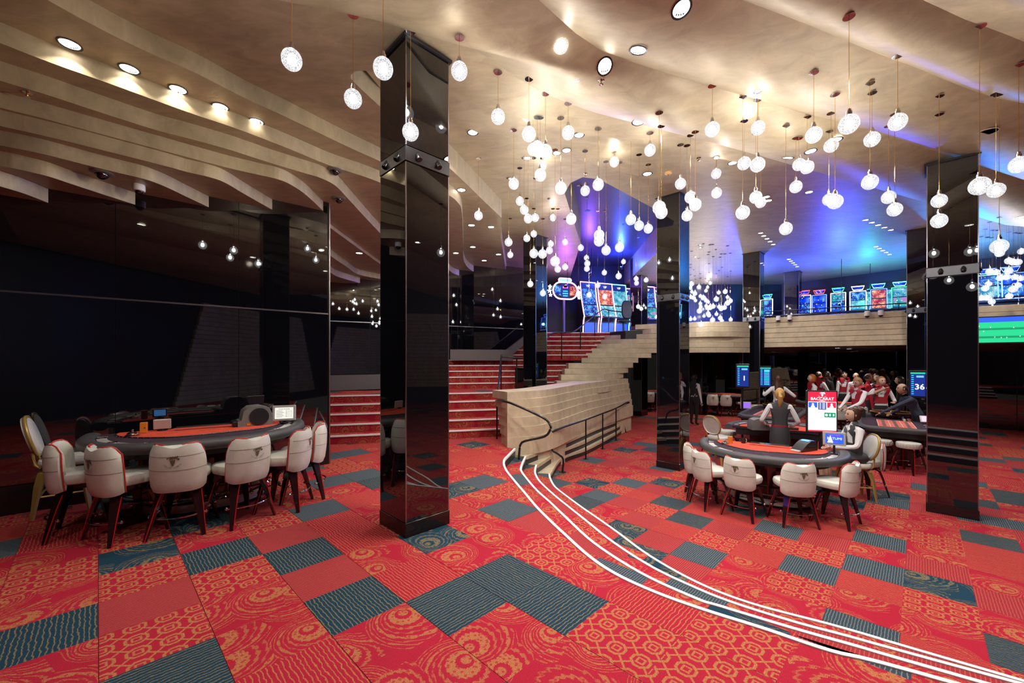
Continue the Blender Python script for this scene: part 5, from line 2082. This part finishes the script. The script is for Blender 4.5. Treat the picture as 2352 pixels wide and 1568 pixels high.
far_table(11.15, 14.3, math.radians(150), 'far card table with people gathered round it under the balcony')
far_table(9.3, 17.7, math.radians(150), 'far card table behind the row of white chairs under the balcony')
far_table(5.0, 19.3, math.radians(170), 'far card table half hidden behind the stair wall')
far_table(6.6, 19.6, math.radians(170), 'far card table between the two dark columns under the balcony')
fg = 'white chairs at the far card tables'
for x, y, rz, l in ((8.35, 17.15, -20, 'far white chair leftmost at the row under the balcony'), (8.75, 16.9, -10, 'far white chair second in the row under the balcony'), (9.35, 16.65, 10, 'far white chair third in the row under the balcony'), (9.95, 16.8, 25, 'far white chair behind the number display under the balcony'),
                    (4.7, 18.2, -10, 'far white chair just right of the stair wall end'), (5.6, 20.3, 160, 'far white chair behind the table right of the stair wall'), (6.1, 18.4, 5, 'far white chair left of the middle black column'), (6.75, 18.5, 0, 'far white chair hidden partly by the middle black column'),
                    (10.35, 13.1, -15, 'far white chair with emblem left of the ginger-haired dealer'), (10.75, 12.75, -10, 'far white chair with emblem above the BACCARAT screen'), (7.75, 12.9, 170, 'white chair at the head of the left roulette table')):
    place(CH, _first, (x, y, ZL), math.radians(rz), l, fg)
# ---- big football screen
k = (2330 - CX) / F
tt = (k * fc.y - fc.x) / (fd.x - k * fd.y)
p = fc + fd * tt + fn * .12
t = thing('football_screen', 'wide screen showing a green football pitch below the right balcony', 'screen', (p.x, p.y, 2.42), frz)
MB().cbox((0, .02, 0), (2.6, .05, .68), .01).obj('housing', M['blackplastic'], t)
MB().box((0, -.007, -.06), (2.54, .004, .5)).obj('pitch', E_['pitch'], t)
MB().box((0, -.0072, .25), (2.54, .004, .12)).obj('crowd', E_['blue'], t)
mb = MB()
for i in range(26):
    mb.box((-1.2 + .095 * i + .03 * R.random(), -.0098, -.22 + .34 * R.random()), (.012, .001, .028))
mb.obj('players', E_['white'], t)
for y_ in (-.18, .02):
    MB().box((0, -.0095, y_), (2.54, .001, .05)).obj('mown_stripe', E_['green'], t)


# ================================================================ UPPER LEVEL: SLOT MACHINES
def slot_machine(p, rz, label, w_=.62, h_=1.75, scr=(0, 1), topper='white', trim='white', group='slot machines behind the balcony rail'):
    t = thing('slot_machine', label, 'slot machine', (p[0], p[1], ZU), rz, group)
    mb = MB()
    prof = [(-.28, 0), (-.30, .75), (-.42, .80), (-.42, .86), (-.27, .92), (-.20, h_), (.25, h_), (.28, 0)]
    mb.loft([[Vector((x, y, z)) for y, z in prof] for x in (-w_ / 2, -w_ / 2 + .01, w_ / 2 - .01, w_ / 2)])
    mb.obj('cabinet', M['blackplastic'], t)
    def panel(z0, z1, m, name, ins=.05):
        f = lambda z: -.27 + .07 * (z - .92) / (h_ - .92) - .006
        mb = MB()
        mb.add([(-w_ / 2 + ins, f(z0), z0), (w_ / 2 - ins, f(z0), z0), (w_ / 2 - ins, f(z1), z1), (-w_ / 2 + ins, f(z1), z1)], [(0, 1, 2, 3)])
        return mb.obj(name, m, t)
    zm = .92 + (h_ - .92) * .52
    panel(.97, zm - .02, SCR[scr[0]], 'game_screen')
    panel(zm + .02, h_ - .06, SCR[scr[1]], 'top_screen')
    mb = MB()
    for sx in (-1, 1):
        mb.tube([(sx * (w_ / 2 - .015), -.285, .95), (sx * (w_ / 2 - .015), -.21, h_ - .02)], .014, 6)
    mb.tube([(-w_ / 2 + .015, -.21, h_ - .02), (w_ / 2 - .015, -.21, h_ - .02)], .010, 6)
    mb.obj('light_trim', NEON[trim], t)
    dk = MB().box((0, -.36, .872), (w_ - .08, .1, .012)).obj('button_deck', NEON['blue'], t)
    for k in range(4):
        MB().box((-.18 + .12 * k, -.36, .882), (.06, .04, .012)).obj('button', NEON['white'], dk)
    # trapezoid lit topper
    z0 = h_ + .05
    mb = MB()
    P = [(-.14, z0), (.14, z0), (.2, z0 + .14), (-.2, z0 + .14)]
    mb.tube([Vector((x, -.1, z)) for x, z in P], .016, 6, closed=True, up=(0, 1, 0))
    tp = mb.obj('topper', NEON[topper], t)
    mb = MB()
    mb.add([(x * .8, -.1, z0 + .1 + (z - z0 - .1) * .72) for x, z in P], [(0, 1, 2, 3)])
    mb.obj('topper_sign', SCR[4], tp)
    MB().tube([(0, -.05, h_), (0, -.05, z0)], .02, 6).obj('neck', M['blackmetal'], t)
    return t


for (x, Y, l, sc, tp, tr, ww, hh) in (
        (1762, 18.0, 'slot machine with green and red topper at the left end of the balcony row', (0, 0), 'green', 'white', .48, 1.62),
        (1847, 17.6, 'slot machine with red topper beside the short dark column', (0, 4), 'red', 'white', .5, 1.72),
        (1882, 17.2, 'slot machine with plain blue screen in the balcony row', (4, 4), 'red', 'blue', .5, 1.68),
        (1925, 16.8, 'slot machine with bright green topper in the balcony row', (0, 3), 'green', 'white', .5, 1.7),
        (1970, 16.4, 'slot machine with white topper in the balcony row', (2, 0), 'white', 'white', .52, 1.7),
        (2017, 16.0, 'slot machine with tall dark topper and red banner screens', (1, 1), 'cyan', 'blue', .5, 1.72),
        (2066, 15.6, 'slot machine with green and blue trim next to the far right column', (3, 2), 'cyan', 'green', .5, 1.72),
        (2265, 13.3, 'slot machine with blue topper above the football screen, left one', (2, 0), 'blue', 'cyan', .6, 1.7),
        (2318, 13.0, 'slot machine with blue topper above the football screen, right one', (0, 4), 'blue', 'blue', .6, 1.7)):
    slot_machine(((x - CX) / F * Y, Y), math.radians(-38), l, ww, hh, sc, tp, tr)
for x, Y, l in ((1995, 16.15, 'glowing white narrow light tower left of the red banner slot machine'), (2042, 15.75, 'glowing white narrow light tower right of the red banner slot machine')):
    t = thing('light_tower', l, 'light tower', ((x - CX) / F * Y, Y, ZU), math.radians(-38))
    MB().cbox((0, 0, .85), (.26, .2, 1.7), .01).obj('body', M['blackplastic'], t)
    MB().box((0, -.103, 1.25), (.2, .004, .8)).obj('front_panel', SCR[2], t)


# ---- curved cabinets of the VIP bank
def vip(p, rz, label, scr, trim, h_=2.2, w_=.78):
    t = thing('slot_machine', label, 'slot machine', (p[0], p[1], ZU), rz, 'tall VIP slot machines above the stairs')
    prof = [(-.1, 0), (-.12, .55), (-.2, .75), (-.12, 1.0), (.02, 1.5), (.12, h_), (.3, h_), (.35, 0)]
    mb = MB()
    mb.loft([[Vector((x, y, z)) for y, z in prof] for x in (-w_ / 2, w_ / 2)])
    mb.obj('cabinet', M['blackplastic'], t)
    def y_at(z):
        for (a, b), (c, d) in zip(prof, prof[1:]):
            if b <= z <= d and d > b:
                return a + (c - a) * (z - b) / (d - b)
        return .12
    def panel(zs, m, name, ins):
        mb = MB()
        mb.strip([(-w_ / 2 + ins, y_at(z) - .008, z) for z in zs], [(w_ / 2 - ins, y_at(z) - .008, z) for z in zs])
        return mb.obj(name, m, t)
    panel([.78, .9, 1.0, 1.22], SCR[scr[1]], 'game_screen', .07)
    panel([1.27, 1.5, 1.7, 1.9], SCR[scr[0]], 'top_screen', .07)
    panel([1.92, 2.12], E_['navy'], 'header', .07)
    panel([.1, .5], E_['blue'], 'base_panel', .1)
    me = text_mesh('VIP', .13, E_['white'], font_bold=True)
    me.transform(Matrix.Translation((0, y_at(2.02) - .014, 2.02)) @ Matrix.Rotation(PI / 2 - .1, 4, 'X'))
    mobj('lettering', me, t)
    mb = MB()
    side = [.02, .4, .75, 1.0, 1.5, 1.85, h_ - .02]
    L = [Vector((-w_ / 2 + .03, y_at(z) - .02, z)) for z in side]
    Rr = [Vector((w_ / 2 - .03, y_at(z) - .02, z)) for z in side]
    mb.tube(L + Rr[::-1], .02, 6)
    mb.obj('neon_trim', NEON[trim], t, smooth=True)
    MB().cbox((0, -.28, .72), (w_ - .1, .2, .06), .01).obj('button_deck', M['blackplastic'], t)
    MB().box((0, -.3, .753), (w_ - .25, .06, .006)).obj('button_bar', NEON['white'], t)


for (x, Y, l, sc, tr) in ((1353, 16.9, 'tall VIP slot machine with pink neon outline and blue screens, leftmost of the bank', (0, 0), 'pink'),
                          (1392, 17.2, 'tall VIP slot machine with white-pink neon and red fruit screens', (1, 2), 'pink'),
                          (1424, 17.5, 'tall VIP slot machine with cyan neon outline', (2, 2), 'cyan'),
                          (1441, 18.4, 'tall VIP slot machine with rainbow screen beside the dark column', (3, 3), 'pink'),
                          (1491, 17.9, 'VIP slot machine right of the dark column', (0, 3), 'pink'),
                          (1512, 18.2, 'VIP slot machine half hidden behind the middle black column', (3, 0), 'magenta')):
    vip(((x - CX) / F * Y, Y), math.radians(22), l, sc, tr)
# slot chair
c_ = at(1432, 765, 16.4)
t = thing('slot_chair', 'dark high-backed chair in front of the VIP slot machines', 'chair', (c_.x, c_.y, ZU), math.radians(15))
MB().loft(cushion(.5, .48, .45, .56)).obj('seat', M['blackplastic'], t, smooth=True)
mb = MB()
mb.loft([[Vector((k * .22 * math.copysign(abs(math.cos(a)) ** .6, math.cos(a)), -.24 + y, .95 + k * .36 * math.copysign(abs(math.sin(a)) ** .8, math.sin(a)))) for a in [2 * PI * i / 20 for i in range(20)]] for y, k in ((-.05, .92), (-.02, 1), (.02, 1), (.05, .9))])
mb.obj('backrest', M['blackplastic'], t, smooth=True)
MB().lathe([(.25, 0), (.25, .02), (.04, .04), (.04, .45)], 18).obj('pedestal', M['blackmetal'], t, smooth=True)

# ---- oval lit sign on a pole
Ys = 16.3
c_ = at(1297, 668, Ys)
t = thing('oval_sign', 'oval pink-neon jackpot sign with stars on a pole above the stairs', 'sign', (c_.x, c_.y, ZU), math.radians(16))
zc = c_.z - ZU
MB().tube([(0, .08, 0), (0, .08, zc)], .05, 10).obj('pole', mat('violet_pole', (.2, .18, .35), .4), t, smooth=True)


def stadium(a, b, n=10):
    return [(a - b + b * math.cos(u), b * math.sin(u)) for u in [-PI / 2 + PI * i / n for i in range(n + 1)]] + [(-(a - b) - b * math.cos(u), -b * math.sin(u)) for u in [-PI / 2 + PI * i / n for i in range(n + 1)]]


mb = MB()
mb.loft([[Vector((x, y, zc + z)) for x, z in stadium(.52, .33)] for y in (-.06, .06)])
bd_ = mb.obj('body', M['blackplastic'], t)
for (x0, x1, m, n_) in ((-.17, .17, E_['navy'], 'centre_screen'), (-.46, -.19, SCR[0], 'reel_screen'), (.19, .46, SCR[1], 'reel_screen')):
    mb = MB()
    h2 = .26 if n_ == 'centre_screen' else .19
    mb.box(((x0 + x1) / 2, -.063, zc), (x1 - x0, .004, h2 * 2))
    mb.obj(n_, m, t)
mb = MB()
for i, (ww, m) in enumerate(((.2, 0), (.24, 0), (.2, 0))):
    mb.box((0, -.067, zc - .02 - .09 * i), (ww, .002, .045))
mb.obj('prize_lines', E_['cyan'], t)
MB().box((0, -.067, zc + .13), (.22, .002, .06)).obj('prize_heading', NEON['magenta'], t)
mb = MB()
mb.tube([Vector((x, -.065, zc + z)) for x, z in stadium(.52, .33)], .028, 8, closed=True, up=(0, 1, 0))
mb.obj('neon_outline', NEON['pink'], t, smooth=True)
mb = MB()
mb.tube([Vector((x, -.03, zc + .42 + z)) for x, z in stadium(.27, .075)], .02, 8, closed=True, up=(0, 1, 0))
mb.obj('crown_outline', NEON['pink'], t, smooth=True)
mb = MB()
mb.loft([[Vector((x, y, zc + .42 + z)) for x, z in stadium(.26, .07)] for y in (-.02, .02)])
mb.obj('crown_plate', NEON['blue'], t)
for (x, z, s) in ((-.62, .14, .09), (-.64, -.02, .1), (-.60, -.18, .08), (.6, .16, .08), (.62, -.25, .07)):
    mb = MB()
    P = [(x + s * (1 if i % 2 == 0 else .42) * math.sin(2 * PI * i / 10), z + s * (1 if i % 2 == 0 else .42) * math.cos(2 * PI * i / 10)) for i in range(10)]
    mb.loft([[Vector((a, y, zc + b)) for a, b in P] for y in (-.02, .02)])
    mb.obj('star', NEON['white'], t)

# ---- added coloured floods, standing in for slot neon glow on the upper ceiling
for i, (p, col, e, l) in enumerate((((3.0, 15.9, 5.0), (.22, .08, 1), 90, 'added violet flood above the VIP slot machines'), ((4.4, 16.6, 5.4), (.03, .08, 1), 170, 'added blue flood above the VIP slot machines'), ((8.9, 15.6, 3.7), (.03, .07, 1), 420, 'added blue flood over the left balcony slots'),
                                    ((11.3, 14.2, 3.6), (.03, .07, 1), 480, 'added blue flood over the middle balcony slots'), ((13.6, 12.6, 3.7), (.02, .25, 1), 380, 'added cyan flood over the right balcony slots'), ((12.9, 14.9, 4.2), (.02, .9, .3), 30, 'added green flood over the balcony slots'), ((1.9, 14.6, 4.3), (.45, .12, 1), 60, 'added violet flood above the stair head'))):
    t = thing('added_flood', l, 'lamp', p)
    MB().lathe([(.04, -.06), (.06, -.05), (.06, .02), (.05, .025)], 14).obj('housing', M['blackmetal'], t, smooth=True)
    MB().lathe([(.05, .022), (.002, .026)], 14).obj('lens', NEON['blue' if i != 5 else 'green'], t)
    MB().tube([(0, 0, .02), (.07, 0, .03), (.07, 0, ceil_z(p[0] + .07, p[1], p[2]) - p[2])], .008, 6).obj('bracket', M['blackmetal'], t)
    lo = lamp('POINT', (p[0], p[1], p[2] + .06), e, col, .06)
    lo.parent = t
    lo.location = (0, 0, .08)


# ================================================================ PEOPLE
def person(label, loc, rz, h=1.68, sit=False, skin='skin', top='shirt', sleeve='shirt', legs_='black', vest=None, skirt=False, hair=('short', 'hairdark'), lh=None, rh=None, lean=0.0, turn=0.0, nod=0.0, bow=False, bare=False, belt=None, hips=None):
    k = h / 1.70
    t = thing('person', label, 'person', loc, rz)
    pel = .70 if sit else .94
    V, E, Rr, Mt = [], [], [], []

    def v(p, r, m):
        V.append(Vector(p))
        Rr.append(r)
        Mt.append(m)
        return len(V) - 1

    def up(z, y=0.0):
        d = z - pel
        return Vector((0, y + math.sin(lean) * d, pel + math.cos(lean) * d))
    dz = pel - .94
    a = v(up(pel), (.135, .105), legs_)
    b = v(up(1.08 + dz), (.118, .09), top)
    c = v(up(1.25 + dz), (.145, .10), top)
    d = v(up(1.38 + dz), (.13, .085), top)
    n0 = v(up(1.46 + dz), (.052, .052), skin)
    n1 = v(up(1.53 + dz, .01), (.05, .055), skin)
    E += [(a, b), (b, c), (c, d), (d, n0), (n0, n1)]
    for s, hand in ((-1, lh), (1, rh)):
        sh = v(up(1.39 + dz) + Vector((s * .165, 0, 0)), (.062, .06), sleeve)
        hd = Vector(hand) if hand else Vector((s * .25, .06, .80 + dz))
        S0 = V[sh]
        mid = (S0 + hd) / 2
        ln = (hd - S0).length
        out = max(0, (.29 ** 2 - (ln / 2) ** 2)) ** .5
        el = mid + Vector((s * .55, -.45, -.55)).normalized() * out
        e = v(el, (.045, .045), sleeve)
        w_ = v(el + (hd - el) * .92, (.029, .026), skin if bare else sleeve)
        E += [(d, sh), (sh, e), (e, w_)]
        pm = v(el + (hd - el) * 1.14, (.034, .02), skin)
        E.append((w_, pm))
    feet = []
    for s in (-1, 1):
        hp = v((s * .085, 0 if not sit else .03, pel - .04), (.092, .092), legs_)
        if sit:
            kn = v((s * .10, .44, pel - .02), (.062, .062), skin if skirt else legs_)
            an = v((s * .10, .42, pel - .42), (.038, .04), skin if skirt else legs_)
            to = v((s * .10, .55, pel - .46), (.035, .028), 'blackplastic')
        else:
            kn = v((s * .095, .02, .50), (.06, .06), skin if skirt else legs_)
            an = v((s * .095, -.02, .09), (.036, .04), skin if skirt else legs_)
            to = v((s * .10, .12, .035), (.035, .028), 'blackplastic')
        E += [(a, hp), (hp, kn), (kn, an), (an, to)]
    me = bpy.data.meshes.new('b')
    me.from_pydata([tuple(p) for p in V], E, [])
    o = bpy.data.objects.new('b', me)
    COL.objects.link(o)
    sk = o.modifiers.new('s', 'SKIN')
    sk.use_smooth_shade = True
    for i, sv in enumerate(me.skin_vertices[0].data):
        sv.radius = Rr[i]
        sv.use_root = (i == 0)
    ss = o.modifiers.new('u', 'SUBSURF')
    ss.levels = ss.render_levels = 1
    dg = bpy.context.evaluated_depsgraph_get()
    ev = bpy.data.meshes.new_from_object(o.evaluated_get(dg))
    bpy.data.objects.remove(o)
    names = []
    for m in Mt + [skin, 'eye', 'lip']:
        if m not in names:
            names.append(m)

    def nearest(p):
        best = (9, 0)
        for i, j in E:
            A, B = V[i], V[j]
            u = max(0, min(1, (p - A).dot(B - A) / max((B - A).length_squared, 1e-6)))
            dd = (p - A - (B - A) * u).length - (Rr[i][0] * (1 - u) + Rr[j][0] * u) - (.03 if max(i, j) <= 3 else 0)
            if dd < best[0]:
                best = (dd, (i if u < .5 else j), (i, j))
        return best
    mb = MB()
    mb.v = [vv.co.copy() for vv in ev.vertices]
    tors = []
    for p in ev.polygons:
        nn = nearest(p.center)
        mb.f.append(list(p.vertices))
        mb.m.append(names.index(Mt[nn[1]]))
        if (nn[1] in (b, c, d) and set(nn[2]) <= {a, b, c, d}) or (d in nn[2] and abs(p.center.x) < .125 and p.center.z < V[d].z + .05):
            tors.append(list(p.vertices))
    nrm = [vv.normal.copy() for vv in ev.vertices]
    base_v = list(mb.v)
    # head with face
    hc = V[n1] + Vector((0, .012 + math.sin(lean) * .06, .105))
    HM = Matrix.Translation(hc) @ Matrix.Rotation(turn, 4, 'Z') @ Matrix.Rotation(-nod, 4, 'X')
    mb.xf = HM
    ms = names.index(skin)
    rings = []
    for q in range(11):
        tt = -PI / 2 + PI * q / 10
        rr = max(math.cos(tt), .02)
        z = .118 * math.sin(tt)
        jaw = 1 - .22 * max(0, -math.sin(tt)) ** 1.5
        rings.append([Vector((.076 * rr * jaw * math.cos(2 * PI * i / 16), (.095 if math.sin(2 * PI * i / 16) > 0 else .1) * rr * math.sin(2 * PI * i / 16) + .008 * max(0, -math.sin(tt)), z)) for i in range(16)])
    mb.loft(rings, mi=ms)
    mb.loft([[Vector((x * s_, y, z)) for x, z in ((-1, -1), (1, -1), (.6, 1), (-.6, 1))] for s_, y in ()] or [[Vector((-.013, .088, -.025)), Vector((.013, .088, -.025)), Vector((.006, .09, .02)), Vector((-.006, .09, .02))], [Vector((-.006, .113, -.022)), Vector((.006, .113, -.022)), Vector((.003, .094, .018)), Vector((-.003, .094, .018))]], mi=ms)
    for s in (-1, 1):
        mb.ball((s * .03, .084, .008), .0095, 8, 6, mi=names.index('eye'))
        mb.ball((s * .078, -.004, -.005), .02, 8, 6, mi=ms, sc=(.4, .7, 1.3))
        mb.box((s * .03, .09, .028), (.03, .008, .005), mi=names.index('eye'))
    mb.box((0, .085, -.055), (.036, .012, .010), mi=names.index('lip'))
    mb.xf = None
    # hands: palm is the last skin vertex of each arm; add five fingers
    for s, hand in ((-1, lh), (1, rh)):
        i = [j for j in range(len(V)) if Mt[j] == skin and Rr[j] == (.034, .02)][0 if s < 0 else 1]
        wv = [e_[0] for e_ in E if e_[1] == i][0]
        dr_ = (V[i] - V[wv]).normalized()
        sd = dr_.cross(Vector((0, 0, 1)) if abs(dr_.z) < .8 else Vector((0, 1, 0))).normalized()
        dn = sd.cross(dr_).normalized()
        if dn.z > 0:
            dn = -dn
        for q, (off, ln) in enumerate(((-.027, .055), (-.009, .066), (.009, .062), (.026, .05))):
            p0 = V[i] + sd * off + dr_ * .01
            mb.tube([p0, p0 + dr_ * ln * .6, p0 + dr_ * ln + dn * .018], [.0088, .008, .006], 6, mi=ms)
        p0 = V[i] - sd * (.028 * s) - dr_ * .02
        mb.tube([p0, p0 - sd * .022 * s + dr_ * .02, p0 - sd * .026 * s + dr_ * .045 + dn * .01], [.01, .009, .007], 6, mi=ms)
    for vv in mb.v:
        vv *= k
    mb.obj('body', [M[n_] for n_ in names], t, smooth=True)
    # clothing and hair
    if vest:
        mb = MB()
        idx = {}
        for f in tors:
            q = []
            for i in f:
                if i not in idx:
                    idx[i] = len(mb.v)
                    mb.v.append((base_v[i] + nrm[i] * .011) * k)
                q.append(idx[i])
            cz = sum((base_v[i].z for i in f)) / len(f)
            cx = sum((base_v[i].x for i in f)) / len(f)
            cy = sum((nrm[i].y for i in f)) / len(f)
            if cy > .45 and abs(cx) < .045 and cz > 1.22 + dz:
                continue
            mb.f.append(q)
            mb.m.append(0)
        mb.obj('vest', M[vest], t, smooth=True)
    if belt:
        mb = MB()
        mb.lathe([(.138 * k, (1.0 + dz) * k), (.141 * k, (1.015 + dz) * k), (.139 * k, (1.035 + dz) * k)], 20, caps=False, sy=.82)
        mb.obj('sash', M[belt], t, smooth=True)
    if skirt and not sit:
        mb = MB()
        mb.lathe([(.128 * k, 1.03 * k), (.165 * k, .92 * k), (.175 * k, .75 * k), (.16 * k, .52 * k), (.155 * k, .52 * k), (.12 * k, .9 * k)], 22, sy=.8)
        mb.obj('skirt', M[legs_], t, smooth=True)
    if skirt and sit:
        mb = MB()
        mb.loft([[Vector((x * 1.02, y, z)) * k for x, z in [(.20 * math.cos(u) * q, pel - .005 + .105 * math.sin(u) * q) for u in [2 * PI * i / 16 for i in range(16)]]] for y, q in ((-.13, .75), (-.05, 1), (.12, .98), (.26, .92), (.30, .8))])
        mb.obj('skirt', M[legs_], t, smooth=True)
    if bow:
        p = (up(1.43 + dz) + Vector((0, .075, .0))) * k
        mb = MB()
        for s in (-1, 1):
            mb.add([p + Vector((0, .012, 0)), p + Vector((s * .05, .008, .022)), p + Vector((s * .05, .008, -.022))], [(0, 1, 2), (2, 1, 0)])
        mb.ball(p + Vector((0, .012, 0)), .01, 8, 6)
        mb.obj('bow_tie', M['black'], t)
    st, hm = hair
    mb = MB()
    mb.xf = Matrix.Scale(k, 4) @ HM

    def cap(zmin, rx=.085, ry=.108, rz_=.128, frontcut=.35, yo=-.012):
        rings = []
        for q in range(9):
            tt = math.asin(max(-1, zmin)) + (PI / 2 - math.asin(max(-1, zmin))) * q / 8
            rr = max(math.cos(tt), .02)
            ring = []
            for i in range(20):
                u = 2 * PI * i / 20
                sy_ = math.sin(u)
                y = ry * rr * sy_ + yo
                z = rz_ * math.sin(tt)
                if sy_ > 0 and math.sin(tt) < frontcut:
                    y = min(y, .03 - .03 * abs(sy_))
                    z = z
                ring.append(Vector((rx * rr * math.cos(u), y, z)))
            rings.append(ring)
        mb.loft(rings)
    if st == 'bald':
        cap(-.35, .081, .104, .1, 2.0)
    else:
        cap(-.55 if st in ('short',) else -.7, frontcut=.42)
    if st == 'pony':
        mb.ball((0, -.115, .045), .036, 10, 8)
        mb.tube([(0, -.125, .045), (0, -.165, -.01), (0, -.155, -.1), (0, -.135, -.2), (0, -.13, -.25)], [.03, .04, .042, .03, .008], 10)
    elif st == 'bun':
        mb.ball((0, -.10, .085), .06, 14, 10, sc=(1.1, 1, .9))
        mb.ball((.02, -.06, .11), .04, 10, 8)
    elif st == 'long':
        mb.loft([[Vector((w_ * math.cos(u), -.045 + dp * math.sin(u) + yo, z)) for u in [2 * PI * i / 16 for i in range(16)]] for z, w_, dp, yo in ((.05, .086, .07, 0), (-.05, .095, .065, 0), (-.15, .11, .055, -.03), (-.28, .12, .045, -.06), (-.40, .09, .03, -.07), (-.44, .03, .015, -.07))])
    elif st == 'bob':
        mb.loft([[Vector((w_ * math.cos(u), -.03 + dp * math.sin(u), z)) for u in [2 * PI * i / 16 for i in range(16)]] for z, w_, dp in ((.05, .086, .075), (-.04, .098, .078), (-.11, .09, .07), (-.13, .05, .04))])
    mb.obj('hair', M[hm], t, smooth=True)
    return t


def fl(x, Y):
    return ((x - CX) / F * Y, Y, ZL)


rad = math.radians
person('blonde ponytailed dealer in a charcoal vest standing with her back to us', fl(1791, 8.1), rad(-30), 1.70, vest='vestgrey', legs_='vestgrey', skirt=True, hair=('pony', 'hairblonde'), lh=(-.24, .22, 1.0), rh=(.24, .22, 1.0), belt='vestred', nod=-.2)
person('seated dealer with a brown bun and charcoal vest, seen in profile', (5.74, 6.9, ZL - .02), rad(78), 1.72, sit=True, vest='vestgrey', legs_='vestgrey', skirt=True, hair=('bun', 'hairbrown'), lh=(-.08, .34, .86), rh=(.08, .36, .84), bow=False)
person('balding man in navy leaning over the right roulette table', fl(2112, 9.75), rad(75), 1.76, top='navycloth', sleeve='navycloth', legs_='black', skin='skin2', hair=('bald', 'hairdark'), lh=(.12, .68, .98), rh=(.25, .42, .95), lean=.5)
person('dealer in a burgundy vest and bow tie standing with a hand at her mouth', fl(2024, 11.2), rad(165), 1.80, vest='vestred', hair=('bob', 'hairlight'), lh=(-.12, .28, 1.12), rh=(.05, .17, 1.44), bow=True, bare=True)
person('strawberry-blonde dealer in a burgundy vest looking down', fl(1971, 10.6), rad(100), 1.80, vest='vestred', hair=('short', 'hairlight'), lh=(-.1, .4, 1.02), rh=(.12, .4, 1.0), bow=True, nod=.35)
person('ginger-haired dealer in a burgundy vest seen from the side', fl(1866, 12.9), rad(75), 1.80, vest='vestred', hair=('bob', 'hairginger'))
person('bald dealer in white shirt and burgundy vest behind the ginger-haired dealer', fl(1879, 13.8), rad(-75), 1.86, vest='vestred', skin='skin2', hair=('bald', 'hairdark'), rh=(.15, .35, 1.05))
person('man in a black shirt seated at the far card table', fl(1899, 14.6), rad(-80), 1.84, top='black', sleeve='black', hair=('short', 'hairdark'))
person('dealer in a burgundy vest with dark hair dealing at the far table', fl(1938, 14.9), rad(170), 1.82, vest='vestred', hair=('short', 'hairdark'), lh=(-.28, .3, 1.08), bow=True, skin='skin2')
person('grey-haired man in a white shirt at the far card table', fl(1966, 14.4), rad(150), 1.80, hair=('bald', 'greyplastic'), skin='skin')
person('bald man in a crimson shirt at the roulette crowd', fl(1993, 12.6), rad(-120), 1.84, top='redshirt', sleeve='redshirt', hair=('bald', 'hairdark'), skin='skin2')
person('woman with long brown hair and white sleeves seen from behind', fl(1787, 12.3), rad(-10), 1.78, hair=('long', 'hairbrown'), lh=(-.3, .15, 1.3), rh=(.34, .1, 1.25))
person('woman with long dark hair in black beside the number display', fl(2068, 12.3), rad(40), 1.76, top='black', sleeve='black', hair=('long', 'hairdark'))
person('woman with brown hair in a grey top behind the crimson-shirted man', fl(2012, 13.3), rad(160), 1.80, top='vestgrey', sleeve='shirt', hair=('bob', 'hairbrown'))
person('dealer in white shirt seated near the far column in shadow', fl(1594, 14.5), rad(-60), 1.75, vest='black', hair=('short', 'hairdark'))
